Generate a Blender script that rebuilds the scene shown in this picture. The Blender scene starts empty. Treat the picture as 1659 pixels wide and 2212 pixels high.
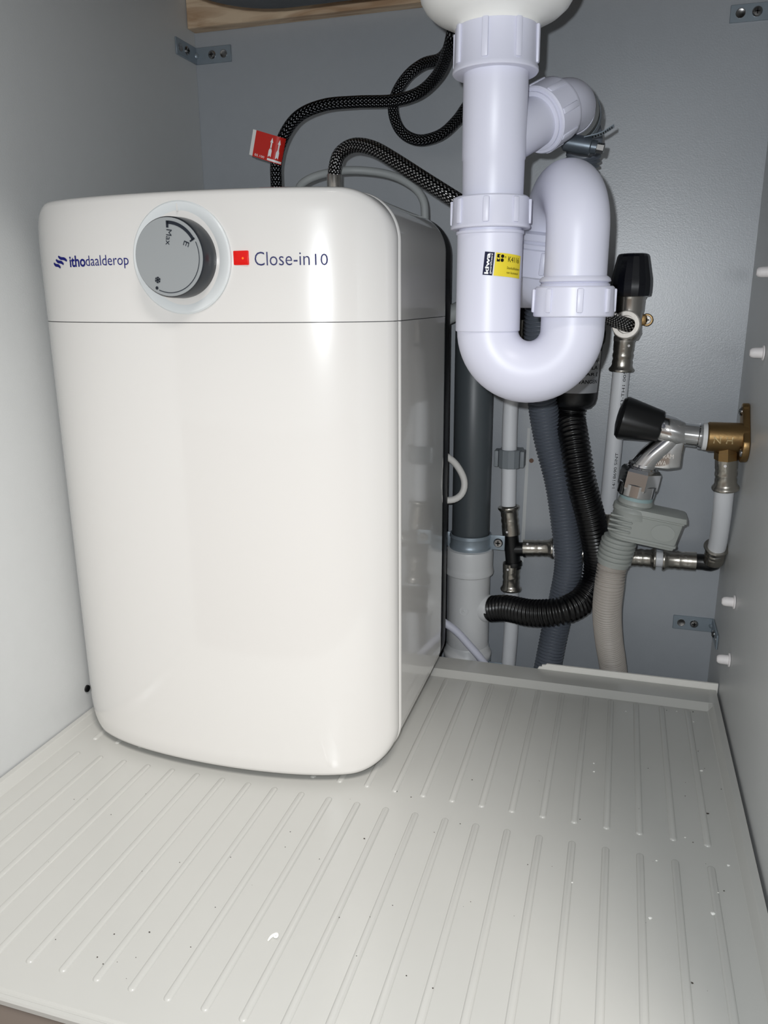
import bpy, bmesh, math, random
from mathutils import Vector, Matrix
random.seed(7)
R_ = math.radians
scene = bpy.context.scene
C = scene.collection

# ---------------------------------------------------------------- camera
CAM = Vector((0.45488512563646294, -0.34396529550431054, 0.3740159178167869))
RX = Vector((0.9582638607344167, 0.2858049360089401, -0.006775821963409853))      # image right
RD = Vector((0.06853284022867102, -0.25266202999719184, -0.9651244212058236))     # image down
RF = Vector((-0.2775493163755689, 0.9243794876297259, -0.2617039163421721))       # forward
FPX = 1685.57
cam_data = bpy.data.cameras.new('camera')
cam = bpy.data.objects.new('camera', cam_data)
C.objects.link(cam)
cam_data.sensor_fit = 'HORIZONTAL'
cam_data.sensor_width = 36.0
cam_data.lens = FPX * 36.0 / 1659.0
cam_data.clip_start = 0.01
m3 = Matrix((RX, -RD, -RF)).transposed()
cam.matrix_world = Matrix.Translation(CAM) @ m3.to_4x4()
scene.camera = cam

# ---------------------------------------------------------------- light
world = bpy.data.worlds.new('room_light')
scene.world = world
world.use_nodes = True
bg = world.node_tree.nodes['Background']
bg.inputs['Color'].default_value = (1.0, 0.97, 0.93, 1)
bg.inputs['Strength'].default_value = 0.38

def light(name, kind, loc, energy, color, target=None, **kw):
    ld = bpy.data.lights.new(name, kind)
    ld.energy = energy
    ld.color = color
    for k, v in kw.items():
        setattr(ld, k, v)
    o = bpy.data.objects.new(name, ld)
    C.objects.link(o)
    o.location = loc
    if target is not None:
        o.rotation_euler = (Vector(target) - Vector(loc)).to_track_quat('-Z', 'Y').to_euler()
    return o

# the phone's own flash, just above and left of its lens
FL = CAM - RX * 0.013 - RD * 0.014
light('phone_flash_offscreen', 'SPOT', FL, 7.2, (0.93, 0.97, 1.0), target=FL + RF, spot_size=R_(120), spot_blend=0.5, shadow_soft_size=0.003)
# the kitchen's ceiling lamp, in front of the cabinet and to its right
light('kitchen_ceiling_lamp_offscreen', 'AREA', (1.20, -1.15, 2.25), 51.0, (1.0, 0.95, 0.9), target=(0.25, 0.1, 0.1), shape='DISK', size=0.8)

scene.view_settings.view_transform = 'Standard'
scene.view_settings.look = 'None'
scene.view_settings.exposure = 0.0
scene.view_settings.gamma = 1.0
scene.view_settings.use_curve_mapping = False

# ---------------------------------------------------------------- helpers
def P(px, py, Y=None, X=None, Z=None):
    """the point on the photo's ray through (px, py) that lies on a plane of the room"""
    d = RX * ((px - 829.5) / FPX) + RD * ((py - 1106) / FPX) + RF
    if Y is not None:
        t = (Y - CAM.y) / d.y
    elif X is not None:
        t = (X - CAM.x) / d.x
    else:
        t = (Z - CAM.z) / d.z
    return CAM + d * t

def lin(c):
    return tuple(((v / 255) / 12.92 if v / 255 <= 0.04045 else ((v / 255 + 0.055) / 1.055) ** 2.4) for v in c)

MATS = {}
def mat(name, rgb, rough=0.5, metal=0.0, spec=0.5, noise=None, bump=None, coat=0.0, emit=None, mottle=None):
    m = bpy.data.materials.new(name)
    m.use_nodes = True
    nt = m.node_tree
    b = nt.nodes['Principled BSDF']
    col = (*lin(rgb), 1)
    b.inputs['Base Color'].default_value = col
    b.inputs['Roughness'].default_value = rough
    b.inputs['Metallic'].default_value = metal
    b.inputs['Specular IOR Level'].default_value = spec
    b.inputs['Coat Weight'].default_value = coat
    b.inputs['Coat Roughness'].default_value = 0.05
    tc = None
    def coords():
        nonlocal tc
        if tc is None:
            tc = nt.nodes.new('ShaderNodeTexCoord')
        return tc.outputs['Object']
    if mottle:
        sc, amt = mottle
        n = nt.nodes.new('ShaderNodeTexNoise')
        n.inputs['Scale'].default_value = sc
        n.inputs['Detail'].default_value = 5
        nt.links.new(coords(), n.inputs['Vector'])
        mx = nt.nodes.new('ShaderNodeMix')
        mx.data_type = 'RGBA'
        mx.inputs[6].default_value = tuple(c * (1 - amt) for c in col[:3]) + (1,)
        mx.inputs[7].default_value = tuple(min(1, c * (1 + amt)) for c in col[:3]) + (1,)
        nt.links.new(n.outputs['Fac'], mx.inputs[0])
        nt.links.new(mx.outputs[2], b.inputs['Base Color'])
    if bump:
        sc, st, dist = bump
        n = nt.nodes.new('ShaderNodeTexNoise')
        n.inputs['Scale'].default_value = sc
        n.inputs['Detail'].default_value = 3
        nt.links.new(coords(), n.inputs['Vector'])
        bp = nt.nodes.new('ShaderNodeBump')
        bp.inputs['Strength'].default_value = st
        bp.inputs['Distance'].default_value = dist
        nt.links.new(n.outputs['Fac'], bp.inputs['Height'])
        nt.links.new(bp.outputs['Normal'], b.inputs['Normal'])
    if emit:
        b.inputs['Emission Color'].default_value = (*lin(emit[0]), 1)
        b.inputs['Emission Strength'].default_value = emit[1]
    MATS[name] = m
    return m

def braid_mat(name, dark, bright, rough, thr):
    m = mat(name, dark, rough, 1.0)
    nt = m.node_tree
    b = nt.nodes['Principled BSDF']
    uv = nt.nodes.new('ShaderNodeUVMap')
    sp = nt.nodes.new('ShaderNodeSeparateXYZ')
    nt.links.new(uv.outputs['UV'], sp.inputs[0])
    def mth(op, a, c):
        n = nt.nodes.new('ShaderNodeMath')
        n.operation = op
        for i, v in enumerate((a, c)):
            if v is None:
                continue
            if isinstance(v, (int, float)):
                n.inputs[i].default_value = v
            else:
                nt.links.new(v, n.inputs[i])
        return n.outputs[0]
    u = mth('MULTIPLY', sp.outputs[0], 2 * math.pi / 0.0075)
    v = mth('MULTIPLY', sp.outputs[1], 2 * math.pi * 6)
    a = mth('SINE', mth('ADD', u, v), None)
    c = mth('SINE', mth('SUBTRACT', u, v), None)
    h = mth('MULTIPLY', a, c)
    rp = nt.nodes.new('ShaderNodeValToRGB')
    rp.color_ramp.elements[0].position = thr
    rp.color_ramp.elements[0].color = (*lin(dark), 1)
    rp.color_ramp.elements[1].position = min(0.98, thr + 0.25)
    rp.color_ramp.elements[1].color = (*lin(bright), 1)
    nt.links.new(mth('ABSOLUTE', h, None), rp.inputs[0])
    nt.links.new(rp.outputs[0], b.inputs['Base Color'])
    bp = nt.nodes.new('ShaderNodeBump')
    bp.inputs['Strength'].default_value = 1.0
    bp.inputs['Distance'].default_value = 0.0006
    nt.links.new(h, bp.inputs['Height'])
    nt.links.new(bp.outputs['Normal'], b.inputs['Normal'])
    return m

def wood_mat(name):
    m = mat(name, (205, 170, 130), 0.6)
    nt = m.node_tree
    b = nt.nodes['Principled BSDF']
    tc = nt.nodes.new('ShaderNodeTexCoord')
    mp = nt.nodes.new('ShaderNodeMapping')
    mp.inputs['Scale'].default_value = (9, 60, 60)
    nt.links.new(tc.outputs['Object'], mp.inputs['Vector'])
    w = nt.nodes.new('ShaderNodeTexNoise')
    w.inputs['Scale'].default_value = 1.4
    w.inputs['Detail'].default_value = 6
    w.inputs['Distortion'].default_value = 1.2
    nt.links.new(mp.outputs[0], w.inputs['Vector'])
    rp = nt.nodes.new('ShaderNodeValToRGB')
    rp.color_ramp.elements[0].position = 0.35
    rp.color_ramp.elements[0].color = (*lin((182, 148, 116)), 1)
    rp.color_ramp.elements[1].position = 0.62
    rp.color_ramp.elements[1].color = (*lin((226, 202, 172)), 1)
    nt.links.new(w.outputs['Fac'], rp.inputs[0])
    nt.links.new(rp.outputs[0], b.inputs['Base Color'])
    return m

mat('melamine', (203, 205, 205), 0.42, bump=(900, 0.25, 0.0003), mottle=(60, 0.02))
mat('back_panel', (168, 173, 179), 0.35, spec=1.0, bump=(700, 0.3, 0.0003), mottle=(90, 0.03))
mat('worktop', (120, 118, 114), 0.7)
mat('kitchen_floor', (120, 108, 98), 0.5, mottle=(8, 0.1))
mat('tray', (184, 184, 180), 0.24, spec=0.5, mottle=(40, 0.015))
mat('white_board', (236, 234, 228), 0.6, mottle=(150, 0.04))
wood_mat('pine')
mat('plinth', (138, 128, 120), 0.5)
mat('bowl_grey', (92, 96, 100), 0.55, mottle=(30, 0.05))
mat('boiler_white', (224, 222, 219), 0.24, spec=0.5, coat=1.0)
mat('black_plastic', (12, 13, 15), 0.35)
mat('seam_dark', (112, 112, 112), 0.6)
mat('knob_grey', (150, 154, 156), 0.45)
mat('knob_dark', (34, 38, 44), 0.3)
mat('print_dark', (38, 42, 50), 0.75, spec=0.15)
mat('print_blue', (26, 30, 112), 0.75, spec=0.15)
mat('print_navy', (60, 62, 104), 0.75, spec=0.15)
mat('print_black', (18, 18, 18), 0.75, spec=0.15)
mat('print_white', (240, 240, 240), 0.5)
mat('led_red', (170, 14, 10), 0.25, emit=((255, 16, 8), 0.35))
mat('led_core', (255, 60, 20), 0.2, emit=((255, 90, 20), 2.0))
mat('bezel', (222, 226, 227), 0.25)
mat('trap_white', (213, 214, 229), 0.40)
mat('cup_white', (236, 236, 233), 0.3)
mat('rubber_grey', (88, 90, 90), 0.7)
mat('zinc', (150, 162, 172), 0.4, metal=0.4, bump=(300, 0.15, 0.0003), mottle=(120, 0.12))
mat('zinc_dark', (100, 108, 116), 0.4, metal=0.7, mottle=(200, 0.2))
mat('screw_steel', (165, 165, 165), 0.25, metal=1.0)
mat('hole_dark', (14, 14, 14), 0.7)
mat('pvc_grey', (78, 84, 88), 0.4)
mat('pvc_white', (214, 215, 216), 0.4)
mat('water_white', (228, 230, 234), 0.35)
mat('press_steel', (172, 168, 160), 0.26, metal=0.95, bump=(220, 0.25, 0.0005))
mat('clip_grey', (132, 138, 143), 0.5)
mat('hose_grey', (98, 104, 114), 0.38)
mat('hose_black', (10, 10, 12), 0.28)
mat('hose_beige', (178, 171, 164), 0.5)
mat('valve_cap', (14, 16, 24), 0.22, coat=0.3)
mat('nickel', (192, 188, 182), 0.22, metal=0.9)
mat('nickel_rough', (228, 222, 214), 0.45, metal=0.3, bump=(600, 0.3, 0.0003))
mat('chrome', (225, 225, 226), 0.12, metal=1.0)
mat('brass', (152, 124, 84), 0.42, metal=1.0, bump=(400, 0.4, 0.0003), mottle=(90, 0.15))
mat('brass_light', (206, 184, 140), 0.4, metal=0.6)
mat('tape_white', (225, 226, 226), 0.5)
mat('aqua_grey', (160, 164, 160), 0.45)
mat('aqua_ring', (150, 174, 176), 0.4)
mat('label_silver', (150, 152, 156), 0.3)
mat('label_yellow', (226, 205, 48), 0.4)
mat('label_navy', (12, 16, 52), 0.6, spec=0.2)
mat('tag_red', (196, 28, 14), 0.5)
mat('tag_white', (225, 225, 222), 0.5)
mat('cable_grey', (168, 172, 172), 0.5)
mat('cable_white', (222, 220, 216), 0.5)
mat('cable_lilac', (196, 198, 212), 0.45)
mat('plug_white', (240, 236, 236), 0.5)
mat('crumb_dark', (60, 54, 48), 0.9)
mat('crumb_white', (236, 236, 232), 0.8)
mat('rust', (118, 92, 78), 0.8)
braid_mat('braid_black', (24, 25, 27), (150, 152, 156), 0.35, 0.55)
braid_mat('braid_steel', (40, 40, 42), (225, 225, 225), 0.28, 0.45)

WL = {}
def wloc(o):
    return WL.get(o.name, Vector((0, 0, 0))) if o else Vector((0, 0, 0))

def thing(name, label, cat, loc, group=None):
    o = bpy.data.objects.new(name, None)
    o.empty_display_size = 0.02
    C.objects.link(o)
    o.location = loc
    WL[o.name] = Vector(loc)
    o['label'] = label
    o['category'] = cat
    if group:
        o['group'] = group
    return o

def tag(o, label, cat, group=None):
    o['label'] = label
    o['category'] = cat
    if group:
        o['group'] = group
    return o

def mk(name, geo, m, parent=None, label=None, sharp=38, smooth=True):
    """one mesh object from (verts in world metres, faces[, uvs]); its origin is its thing's base"""
    verts, faces = geo[0], geo[1]
    if parent:
        org = wloc(parent)
    else:
        n = len(verts)
        org = Vector((sum(v[0] for v in verts) / n, sum(v[1] for v in verts) / n, min(v[2] for v in verts)))
    me = bpy.data.meshes.new(name)
    me.from_pydata([tuple(Vector(v) - org) for v in verts], [], faces)
    if len(geo) > 2 and geo[2]:
        uvl = me.uv_layers.new(name='UVMap')
        k = 0
        for f in geo[2]:
            for uv in f:
                uvl.data[k].uv = uv
                k += 1
    bm = bmesh.new()
    bm.from_mesh(me)
    bmesh.ops.recalc_face_normals(bm, faces=bm.faces)
    bm.to_mesh(me)
    bm.free()
    if smooth:
        me.shade_smooth()
        me.set_sharp_from_angle(angle=R_(sharp))
    me.materials.append(MATS[m])
    o = bpy.data.objects.new(name, me)
    C.objects.link(o)
    if parent:
        o.parent = parent
        WL[o.name] = org
    else:
        o.location = org
        WL[o.name] = org
    if label:
        o['label'] = label
    return o

def join(*gs):
    V, F = [], []
    for g in gs:
        k = len(V)
        V += list(g[0])
        F += [tuple(i + k for i in f) for f in g[1]]
    return V, F

def frame(axis, ref=None):
    a = Vector(axis).normalized()
    if ref is None:
        ref = Vector((0, 0, 1)) if abs(a.z) < 0.9 else Vector((0, -1, 0))
    u = (Vector(ref) - a * Vector(ref).dot(a)).normalized()
    return a, u, a.cross(u)

def lathe(prof, org, axis, seg=40, ref=None, caps=True, sides=None):
    """prof: (radius, distance along axis)"""
    a, u, w = frame(axis, ref)
    org = Vector(org)
    n = sides or seg
    V, F = [], []
    for r, t in prof:
        for i in range(n):
            th = 2 * math.pi * i / n
            V.append(org + a * t + (u * math.cos(th) + w * math.sin(th)) * r)
    for k in range(len(prof) - 1):
        for i in range(n):
            j = (i + 1) % n
            F.append((k * n + i, k * n + j, (k + 1) * n + j, (k + 1) * n + i))
    if caps:
        F.append(tuple(range(n - 1, -1, -1)))
        F.append(tuple(range((len(prof) - 1) * n, len(prof) * n)))
    return V, F

def catmull(pts, step):
    pts = [Vector(p) for p in pts]
    if len(pts) == 2:
        L = (pts[1] - pts[0]).length
        n = max(1, int(L / step))
        return [pts[0].lerp(pts[1], i / n) for i in range(n + 1)]
    q = [pts[0] * 2 - pts[1]] + pts + [pts[-1] * 2 - pts[-2]]
    dense = []
    for i in range(1, len(q) - 2):
        p0, p1, p2, p3 = q[i - 1:i + 3]
        for k in range(24):
            t = k / 24
            dense.append(0.5 * ((2 * p1) + (p2 - p0) * t + (2 * p0 - 5 * p1 + 4 * p2 - p3) * t * t + (3 * p1 - p0 - 3 * p2 + p3) * t ** 3))
    dense.append(pts[-1])
    out = [dense[0]]
    acc = 0
    for a, b in zip(dense, dense[1:]):
        L = (b - a).length
        while acc + L >= step:
            a = a.lerp(b, (step - acc) / L)
            out.append(a.copy())
            L = (b - a).length
            acc = 0
        acc += L
    if (out[-1] - dense[-1]).length > step * 0.3:
        out.append(dense[-1])
    return out

def tube(pts, rad, seg=20, step=0.003, caps=True, raw=False):
    """swept tube; rad: number or function of (distance, fraction)"""
    path = [Vector(p) for p in pts] if raw else catmull(pts, step)
    n = len(path)
    T = []
    for i in range(n):
        T.append((path[min(i + 1, n - 1)] - path[max(i - 1, 0)]).normalized())
    a, u, w = frame(T[0])
    V, F, UV = [], [], []
    s = 0
    S = []
    L = sum((path[i + 1] - path[i]).length for i in range(n - 1))
    for i in range(n):
        if i:
            s += (path[i] - path[i - 1]).length
            u = (u - T[i] * u.dot(T[i])).normalized()
        S.append(s)
        w = T[i].cross(u)
        r = rad(s, s / L) if callable(rad) else rad
        for k in range(seg):
            th = 2 * math.pi * k / seg
            V.append(path[i] + (u * math.cos(th) + w * math.sin(th)) * r)
    for i in range(n - 1):
        for k in range(seg):
            j = (k + 1) % seg
            F.append((i * seg + k, i * seg + j, (i + 1) * seg + j, (i + 1) * seg + k))
            UV.append(((S[i], k / seg), (S[i], (k + 1) / seg), (S[i + 1], (k + 1) / seg), (S[i + 1], k / seg)))
    if caps:
        F.append(tuple(range(seg - 1, -1, -1)))
        UV.append(((0, 0),) * seg)
        F.append(tuple(range((n - 1) * seg, n * seg)))
        UV.append(((0, 0),) * seg)
    return V, F, UV

def corr(r, depth, pitch):
    """rounded ridges with a narrow groove between them (sampled six times per ridge)"""
    prof = (-0.15, 0.0, -0.15, -0.95, -1.0, -0.95)
    return lambda s, f: r + depth * prof[int((s / pitch) * 6 + 0.5) % 6]

def box(lo, hi, bev=0.0, seg=2):
    bm = bmesh.new()
    bmesh.ops.create_cube(bm, size=1)
    lo, hi = Vector(lo), Vector(hi)
    for v in bm.verts:
        v.co = Vector(((lo[i] + hi[i]) / 2 + v.co[i] * (hi[i] - lo[i]) for i in range(3)))
    if bev:
        bmesh.ops.bevel(bm, geom=bm.edges[:], offset=bev, segments=seg, affect='EDGES', profile=0.5)
    g = bm_geo(bm)
    bm.free()
    return g

def bm_geo(bm):
    bm.verts.index_update()
    return [v.co.copy() for v in bm.verts], [tuple(v.index for v in f.verts) for f in bm.faces]

def obox(org, e1, e2, e3, lo, hi, bev=0.0, seg=2):
    V, F = box(lo, hi, bev, seg)
    return [Vector(org) + e1 * v.x + e2 * v.y + e3 * v.z for v in V], F

def prism(poly, org, e1, e2, e3, d0, d1, bev=0.0):
    """polygon (a, b) on e1, e2 given depth d0..d1 along e3"""
    bm = bmesh.new()
    lowv = [bm.verts.new((a, b, d0)) for a, b in poly]
    f = bm.faces.new(lowv)
    ext = bmesh.ops.extrude_face_region(bm, geom=[f])
    for v in ext['geom']:
        if isinstance(v, bmesh.types.BMVert):
            v.co.z = d1
    if bev:
        bmesh.ops.bevel(bm, geom=bm.edges[:], offset=bev, segments=3, affect='EDGES', profile=0.5)
    V, F = bm_geo(bm)
    bm.free()
    return [Vector(org) + e1 * v.x + e2 * v.y + e3 * v.z for v in V], F

def arc_pts(cx, cy, r, a0, a1, n):
    return [(cx + r * math.cos(R_(a0 + (a1 - a0) * i / n)), cy + r * math.sin(R_(a0 + (a1 - a0) * i / n))) for i in range(n + 1)]

TXT = bpy.data.curves.new('lettering', 'FONT')
TXO = bpy.data.objects.new('lettering', TXT)
C.objects.link(TXO)
def text_geo(body, w, h, surf, bold=0.0, align='L', depth=0.0):
    """flat lettering w wide and h tall laid on a surface function surf(s, t)"""
    TXT.body = body
    TXT.size = 1
    TXT.offset = bold
    TXT.resolution_u = 3
    dg = bpy.context.evaluated_depsgraph_get()
    dg.update()
    me = bpy.data.meshes.new_from_object(TXO.evaluated_get(dg))
    xs = [v.co.x for v in me.vertices]
    ys = [v.co.y for v in me.vertices]
    x0, x1, y0, y1 = min(xs), max(xs), min(ys), max(ys)
    sx = w / (x1 - x0)
    sy = h / (y1 - y0) if h else sx
    V = [Vector(surf((v.co.x - x0) * sx, (v.co.y - y0) * sy)) for v in me.vertices]
    F = [tuple(p.vertices) for p in me.polygons]
    bpy.data.meshes.remove(me)
    return V, F

def cyl_surf(org, axis, ref, r, th0, t0, rot=0.0, flip=1):
    """surface function: s around the cylinder, t along it"""
    a, u, w = frame(axis, ref)
    cr, sr = math.cos(rot), math.sin(rot)
    def f(s, t):
        s, t = s * cr - t * sr, s * sr + t * cr
        th = th0 + flip * s / r
        return Vector(org) + a * (t0 + t) + (u * math.cos(th) + w * math.sin(th)) * r
    return f

def patch(surf, s0, s1, t0, t1, ns=16, nt=2, cut=0.0):
    V, F = [], []
    for j in range(nt + 1):
        for i in range(ns + 1):
            V.append(surf(s0 + (s1 - s0) * i / ns, t0 + (t1 - t0) * j / nt))
    for j in range(nt):
        for i in range(ns):
            k = j * (ns + 1) + i
            F.append((k, k + 1, k + ns + 2, k + ns + 1))
    return V, F

def screw_head(name, org, nrm, r, parent, m='screw_steel', slot=True):
    h = mk(name, lathe([(r, 0), (r, r * 0.15), (r * 0.8, r * 0.4), (r * 0.3, r * 0.45)], org, nrm, 20), m, parent)
    if slot:
        a, u, w = frame(nrm)
        o = Vector(org) + a * r * 0.36
        mk('cross_slot', join(obox(o, u, w, a, (-r * 0.5, -r * 0.13, 0), (r * 0.5, r * 0.13, r * 0.14)),
                              obox(o, u, w, a, (-r * 0.13, -r * 0.5, 0), (r * 0.13, r * 0.5, r * 0.14))), 'hole_dark', h if h.parent is None or h.parent.parent is None else parent, smooth=False)
    return h

def press_sleeve(org, d, L, r, parent, dot=None, flare=True):
    """a pressed steel sleeve: ring crimps and a flared mouth at its far end; a white sight hole near its start"""
    pr = [(r * 0.9, 0), (r, 0), (r, L * 0.22), (r * 0.985, L * 0.26), (r * 1.0, L * 0.32), (r * 0.93, L * 0.40), (r * 1.0, L * 0.48), (r * 1.0, L * 0.54), (r * 0.92, L * 0.62), (r * 0.99, L * 0.70), (r * 0.97, L * 0.80)]
    pr += [(r * 1.08, L * 0.88), (r * 1.2, L * 0.92), (r * 1.24, L * 0.96), (r * 1.2, L), (r * 0.9, L)]
    s = mk('press_sleeve', lathe(pr, org, d, 36), 'press_steel', parent)
    if dot is not None:
        a, u, w = frame(d)
        dv = (Vector(dot) - a * Vector(dot).dot(a)).normalized()
        mk('sight_hole', lathe([(r * 0.13, -0.0006), (r * 0.13, 0.0004)], Vector(org) + a * L * 0.16 + dv * r, dv, 12), 'plug_white', s)
    return s

W, D = 0.568, 0.4877
TOCAM = -RF

# ---------------------------------------------------------------- setting
def structure(name, geo, m, **k):
    o = mk(name, geo, m, **k)
    o['kind'] = 'structure'
    return o
structure('wall_left', box((-0.018, -0.085, -0.10), (0, D, 0.745), 0.0006, 1), 'melamine')
structure('wall_right', box((W, -0.085, -0.10), (W + 0.018, D, 0.745), 0.0006, 1), 'melamine')
wall_back = structure('wall_back', box((-0.018, D, -0.10), (W + 0.018, D + 0.018, 0.745)), 'back_panel')
structure('ceiling', box((-0.5, -0.115, 0.745), (W + 0.5, D + 0.018, 0.785)), 'worktop')
structure('floor', box((-1.5, -2.2, -0.12), (2.1, D + 0.018, -0.10)), 'kitchen_floor')
structure('trim_1', box((0.0, -0.0685, -0.0995), (W, -0.0525, -0.0050)), 'plinth')
# a shallow vertical strip on the back panel beside the left water pipe
p0, p1 = P(1146, 925, Y=D), P(1131, 1214, Y=D)
mk('panel_joint_strip', prism([(p0.x - 0.003, p0.z), (p0.x, p0.z), (p1.x, p1.z), (p1.x - 0.004, p1.z)], (0, 0, 0), Vector((1, 0, 0)), Vector((0, 0, 1)), Vector((0, 1, 0)), D - 0.0006, D + 0.001), 'melamine', wall_back)
o = P(1148, 995, Y=D)
mk('old_screw_hole', lathe([(0.0024, -0.0006), (0.0024, 0.0006), (0.0008, 0.0004)], o, (0, -1, 0), 14), 'rust', wall_back)

# ---------------------------------------------------------------- tray
tray = thing('cabinet_tray', 'light grey ribbed plastic tray lining the cabinet bottom', 'tray', (0.28, 0.17, -0.002))
def tray_pan():
    # cross sections of the rim, (inset from the outer edge, height)
    x0, x1, y0, y1 = 0.0015, W - 0.0025, -0.0715, 0.405
    xs0 = [(x0, 0.0068), (x0 + 0.0045, 0.0068), (x0 + 0.0055, 0.0062), (x0 + 0.0095, 0.0006), (x0 + 0.0105, 0.0)]
    xs1 = [(x1 - 0.0105, 0.0), (x1 - 0.0095, 0.0006), (x1 - 0.0060, 0.0058), (x1 - 0.0052, 0.0064), (x1, 0.0064)]
    ys = [(y0, -0.0045), (y0, -0.0015), (y0 + 0.0008, -0.0003), (y0 + 0.003, -0.0003), (y0 + 0.0038, -0.0012), (y0 + 0.0052, -0.0012), (y0 + 0.0062, 0.0), (0.0, 0.0), (0.2, 0.0), (0.3715, 0.0), (0.3722, 0.0004), (0.3768, 0.0056), (0.3776, 0.0062), (y1, 0.0062), (y1, -0.0045)]
    xm = [(x0 + 0.0105 + (x1 - x0 - 0.021) * i / 8, 0.0) for i in range(1, 8)]
    xs = xs0 + xm + xs1
    V, F = [], []
    for yy, zy in ys:
        for xx, zx in xs:
            if zy < -0.004:
                z = zy
            elif yy <= y0 + 0.0052:
                z = zy
            else:
                z = max(zx, zy)
            V.append(Vector((xx, yy, z)))
    n = len(xs)
    for j in range(len(ys) - 1):
        for i in range(n - 1):
            F.append((j * n + i, j * n + i + 1, (j + 1) * n + i + 1, (j + 1) * n + i))
    # underside
    k = len(V)
    V += [Vector((x0, y0, -0.0045)), Vector((x1, y0, -0.0045)), Vector((x1, y1, -0.0045)), Vector((x0, y1, -0.0045))]
    F.append((k, k + 1, k + 2, k + 3))
    return V, F
mk('pan', tray_pan(), 'tray', tray, sharp=22)
def rib_mesh(L):
    w, h = 0.0026, 0.0011
    pr = [(1.0, -0.0004), (0.93, 0.35), (0.72, 0.8), (0.45, 1.0)]
    V, F = [], []
    rings = []
    for s, hh in pr:
        ring = []
        for i in range(9):
            a = -math.pi / 2 + math.pi * i / 8
            ring.append(Vector((math.sin(a) * w * s, L / 2 - w + math.cos(a) * w * s, hh * h)))
        for i in range(9):
            a = math.pi / 2 + math.pi * i / 8
            ring.append(Vector((math.sin(a) * w * s, -L / 2 + w + math.cos(a) * w * s, hh * h)))
        rings.append(len(V))
        V += ring
    n = 18
    for k in range(len(pr) - 1):
        for i in range(n):
            j = (i + 1) % n
            F.append((k * n + i, k * n + j, (k + 1) * n + j, (k + 1) * n + i))
    F.append(tuple(range(3 * n, 4 * n)))
    me = bpy.data.meshes.new('rib')
    me.from_pydata(V, [], F)
    me.shade_smooth()
    me.materials.append(MATS['tray'])
    return me
X0, PITCH = 0.53735, 0.023046
for (ya, yb) in ((-0.0476, 0.1505), (0.1707, 0.3695)):
    me = rib_mesh(yb - ya)
    for k in range(23):
        r = bpy.data.objects.new('rib', me)
        C.objects.link(r)
        r.parent = tray
        r.location = Vector((X0 - PITCH * k, (ya + yb) / 2, 0)) - WL[tray.name]
# bare white board edge behind the tray, with a sawn notch at its end
tag(mk('edge_board', prism([(0.394, -0.0985), (W - 0.001, -0.0985), (W - 0.001, 0.0129), (0.4035, 0.0122), (0.4018, 0.0108), (0.3985, 0.0104), (0.3990, 0.0086), (0.3955, 0.0080), (0.394, 0.0050)], (0, 0, 0), Vector((1, 0, 0)), Vector((0, 0, 1)), Vector((0, 1, 0)), 0.4056, 0.4076), 'white_board', smooth=False),
    'thin white board with a jagged sawn end standing behind the tray', 'board')

# ---------------------------------------------------------------- batten and sink
tag(mk('wood_batten', box((0.0008, 0.4718, 0.6468), (W - 0.0008, D - 0.0004, 0.7445), 0.0008, 1), 'pine'), 'pine batten along the top of the back panel', 'batten')

AX = Vector((0.3672, 0.197, 0))          # axis of the drain
sink = thing('sink', 'dark grey sink bowl underside with a white drain cup', 'sink', (0.32, 0.17, 0.54))
def bowl():
    x0, x1, y0, y1, r = 0.105, 0.535, 0.0, 0.334, 0.075
    V, F = [], []
    pr = [(0.05, 0.60), (0.022, 0.601), (0.012, 0.6035), (0.005, 0.609), (0.001, 0.617), (0.0, 0.63), (-0.006, 0.7448)]
    n = 0
    for ins, z in pr:
        ring = []
        rr = max(0.004, r - ins)
        for cx, cy, a0 in ((x1 - r, y1 - r, 0), (x0 + r, y1 - r, 90), (x0 + r, y0 + r, 180), (x1 - r, y0 + r, 270)):
            for k in range(13):
                a = R_(a0 + 90 * k / 12)
                ring.append(Vector((cx + rr * math.cos(a), cy + rr * math.sin(a), z)))
        n = len(ring)
        V += ring
    for k in range(len(pr) - 1):
        for i in range(n):
            j = (i + 1) % n
            F.append((k * n + i, k * n + j, (k + 1) * n + j, (k + 1) * n + i))
    F.append(tuple(range(n)))
    F.append(tuple(range((len(pr) - 1) * n, len(pr) * n)))
    return V, F
mk('bowl', bowl(), 'bowl_grey', sink)
mk('drain_cup', lathe([(0.0235, 0.5285), (0.0250, 0.5345), (0.0275, 0.5375), (0.0330, 0.5400), (0.0395, 0.5432), (0.0440, 0.5470), (0.0468, 0.5515), (0.0480, 0.557), (0.0486, 0.568), (0.0490, 0.585), (0.0500, 0.5990)], AX, (0, 0, 1), 56), 'cup_white', sink)

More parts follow.
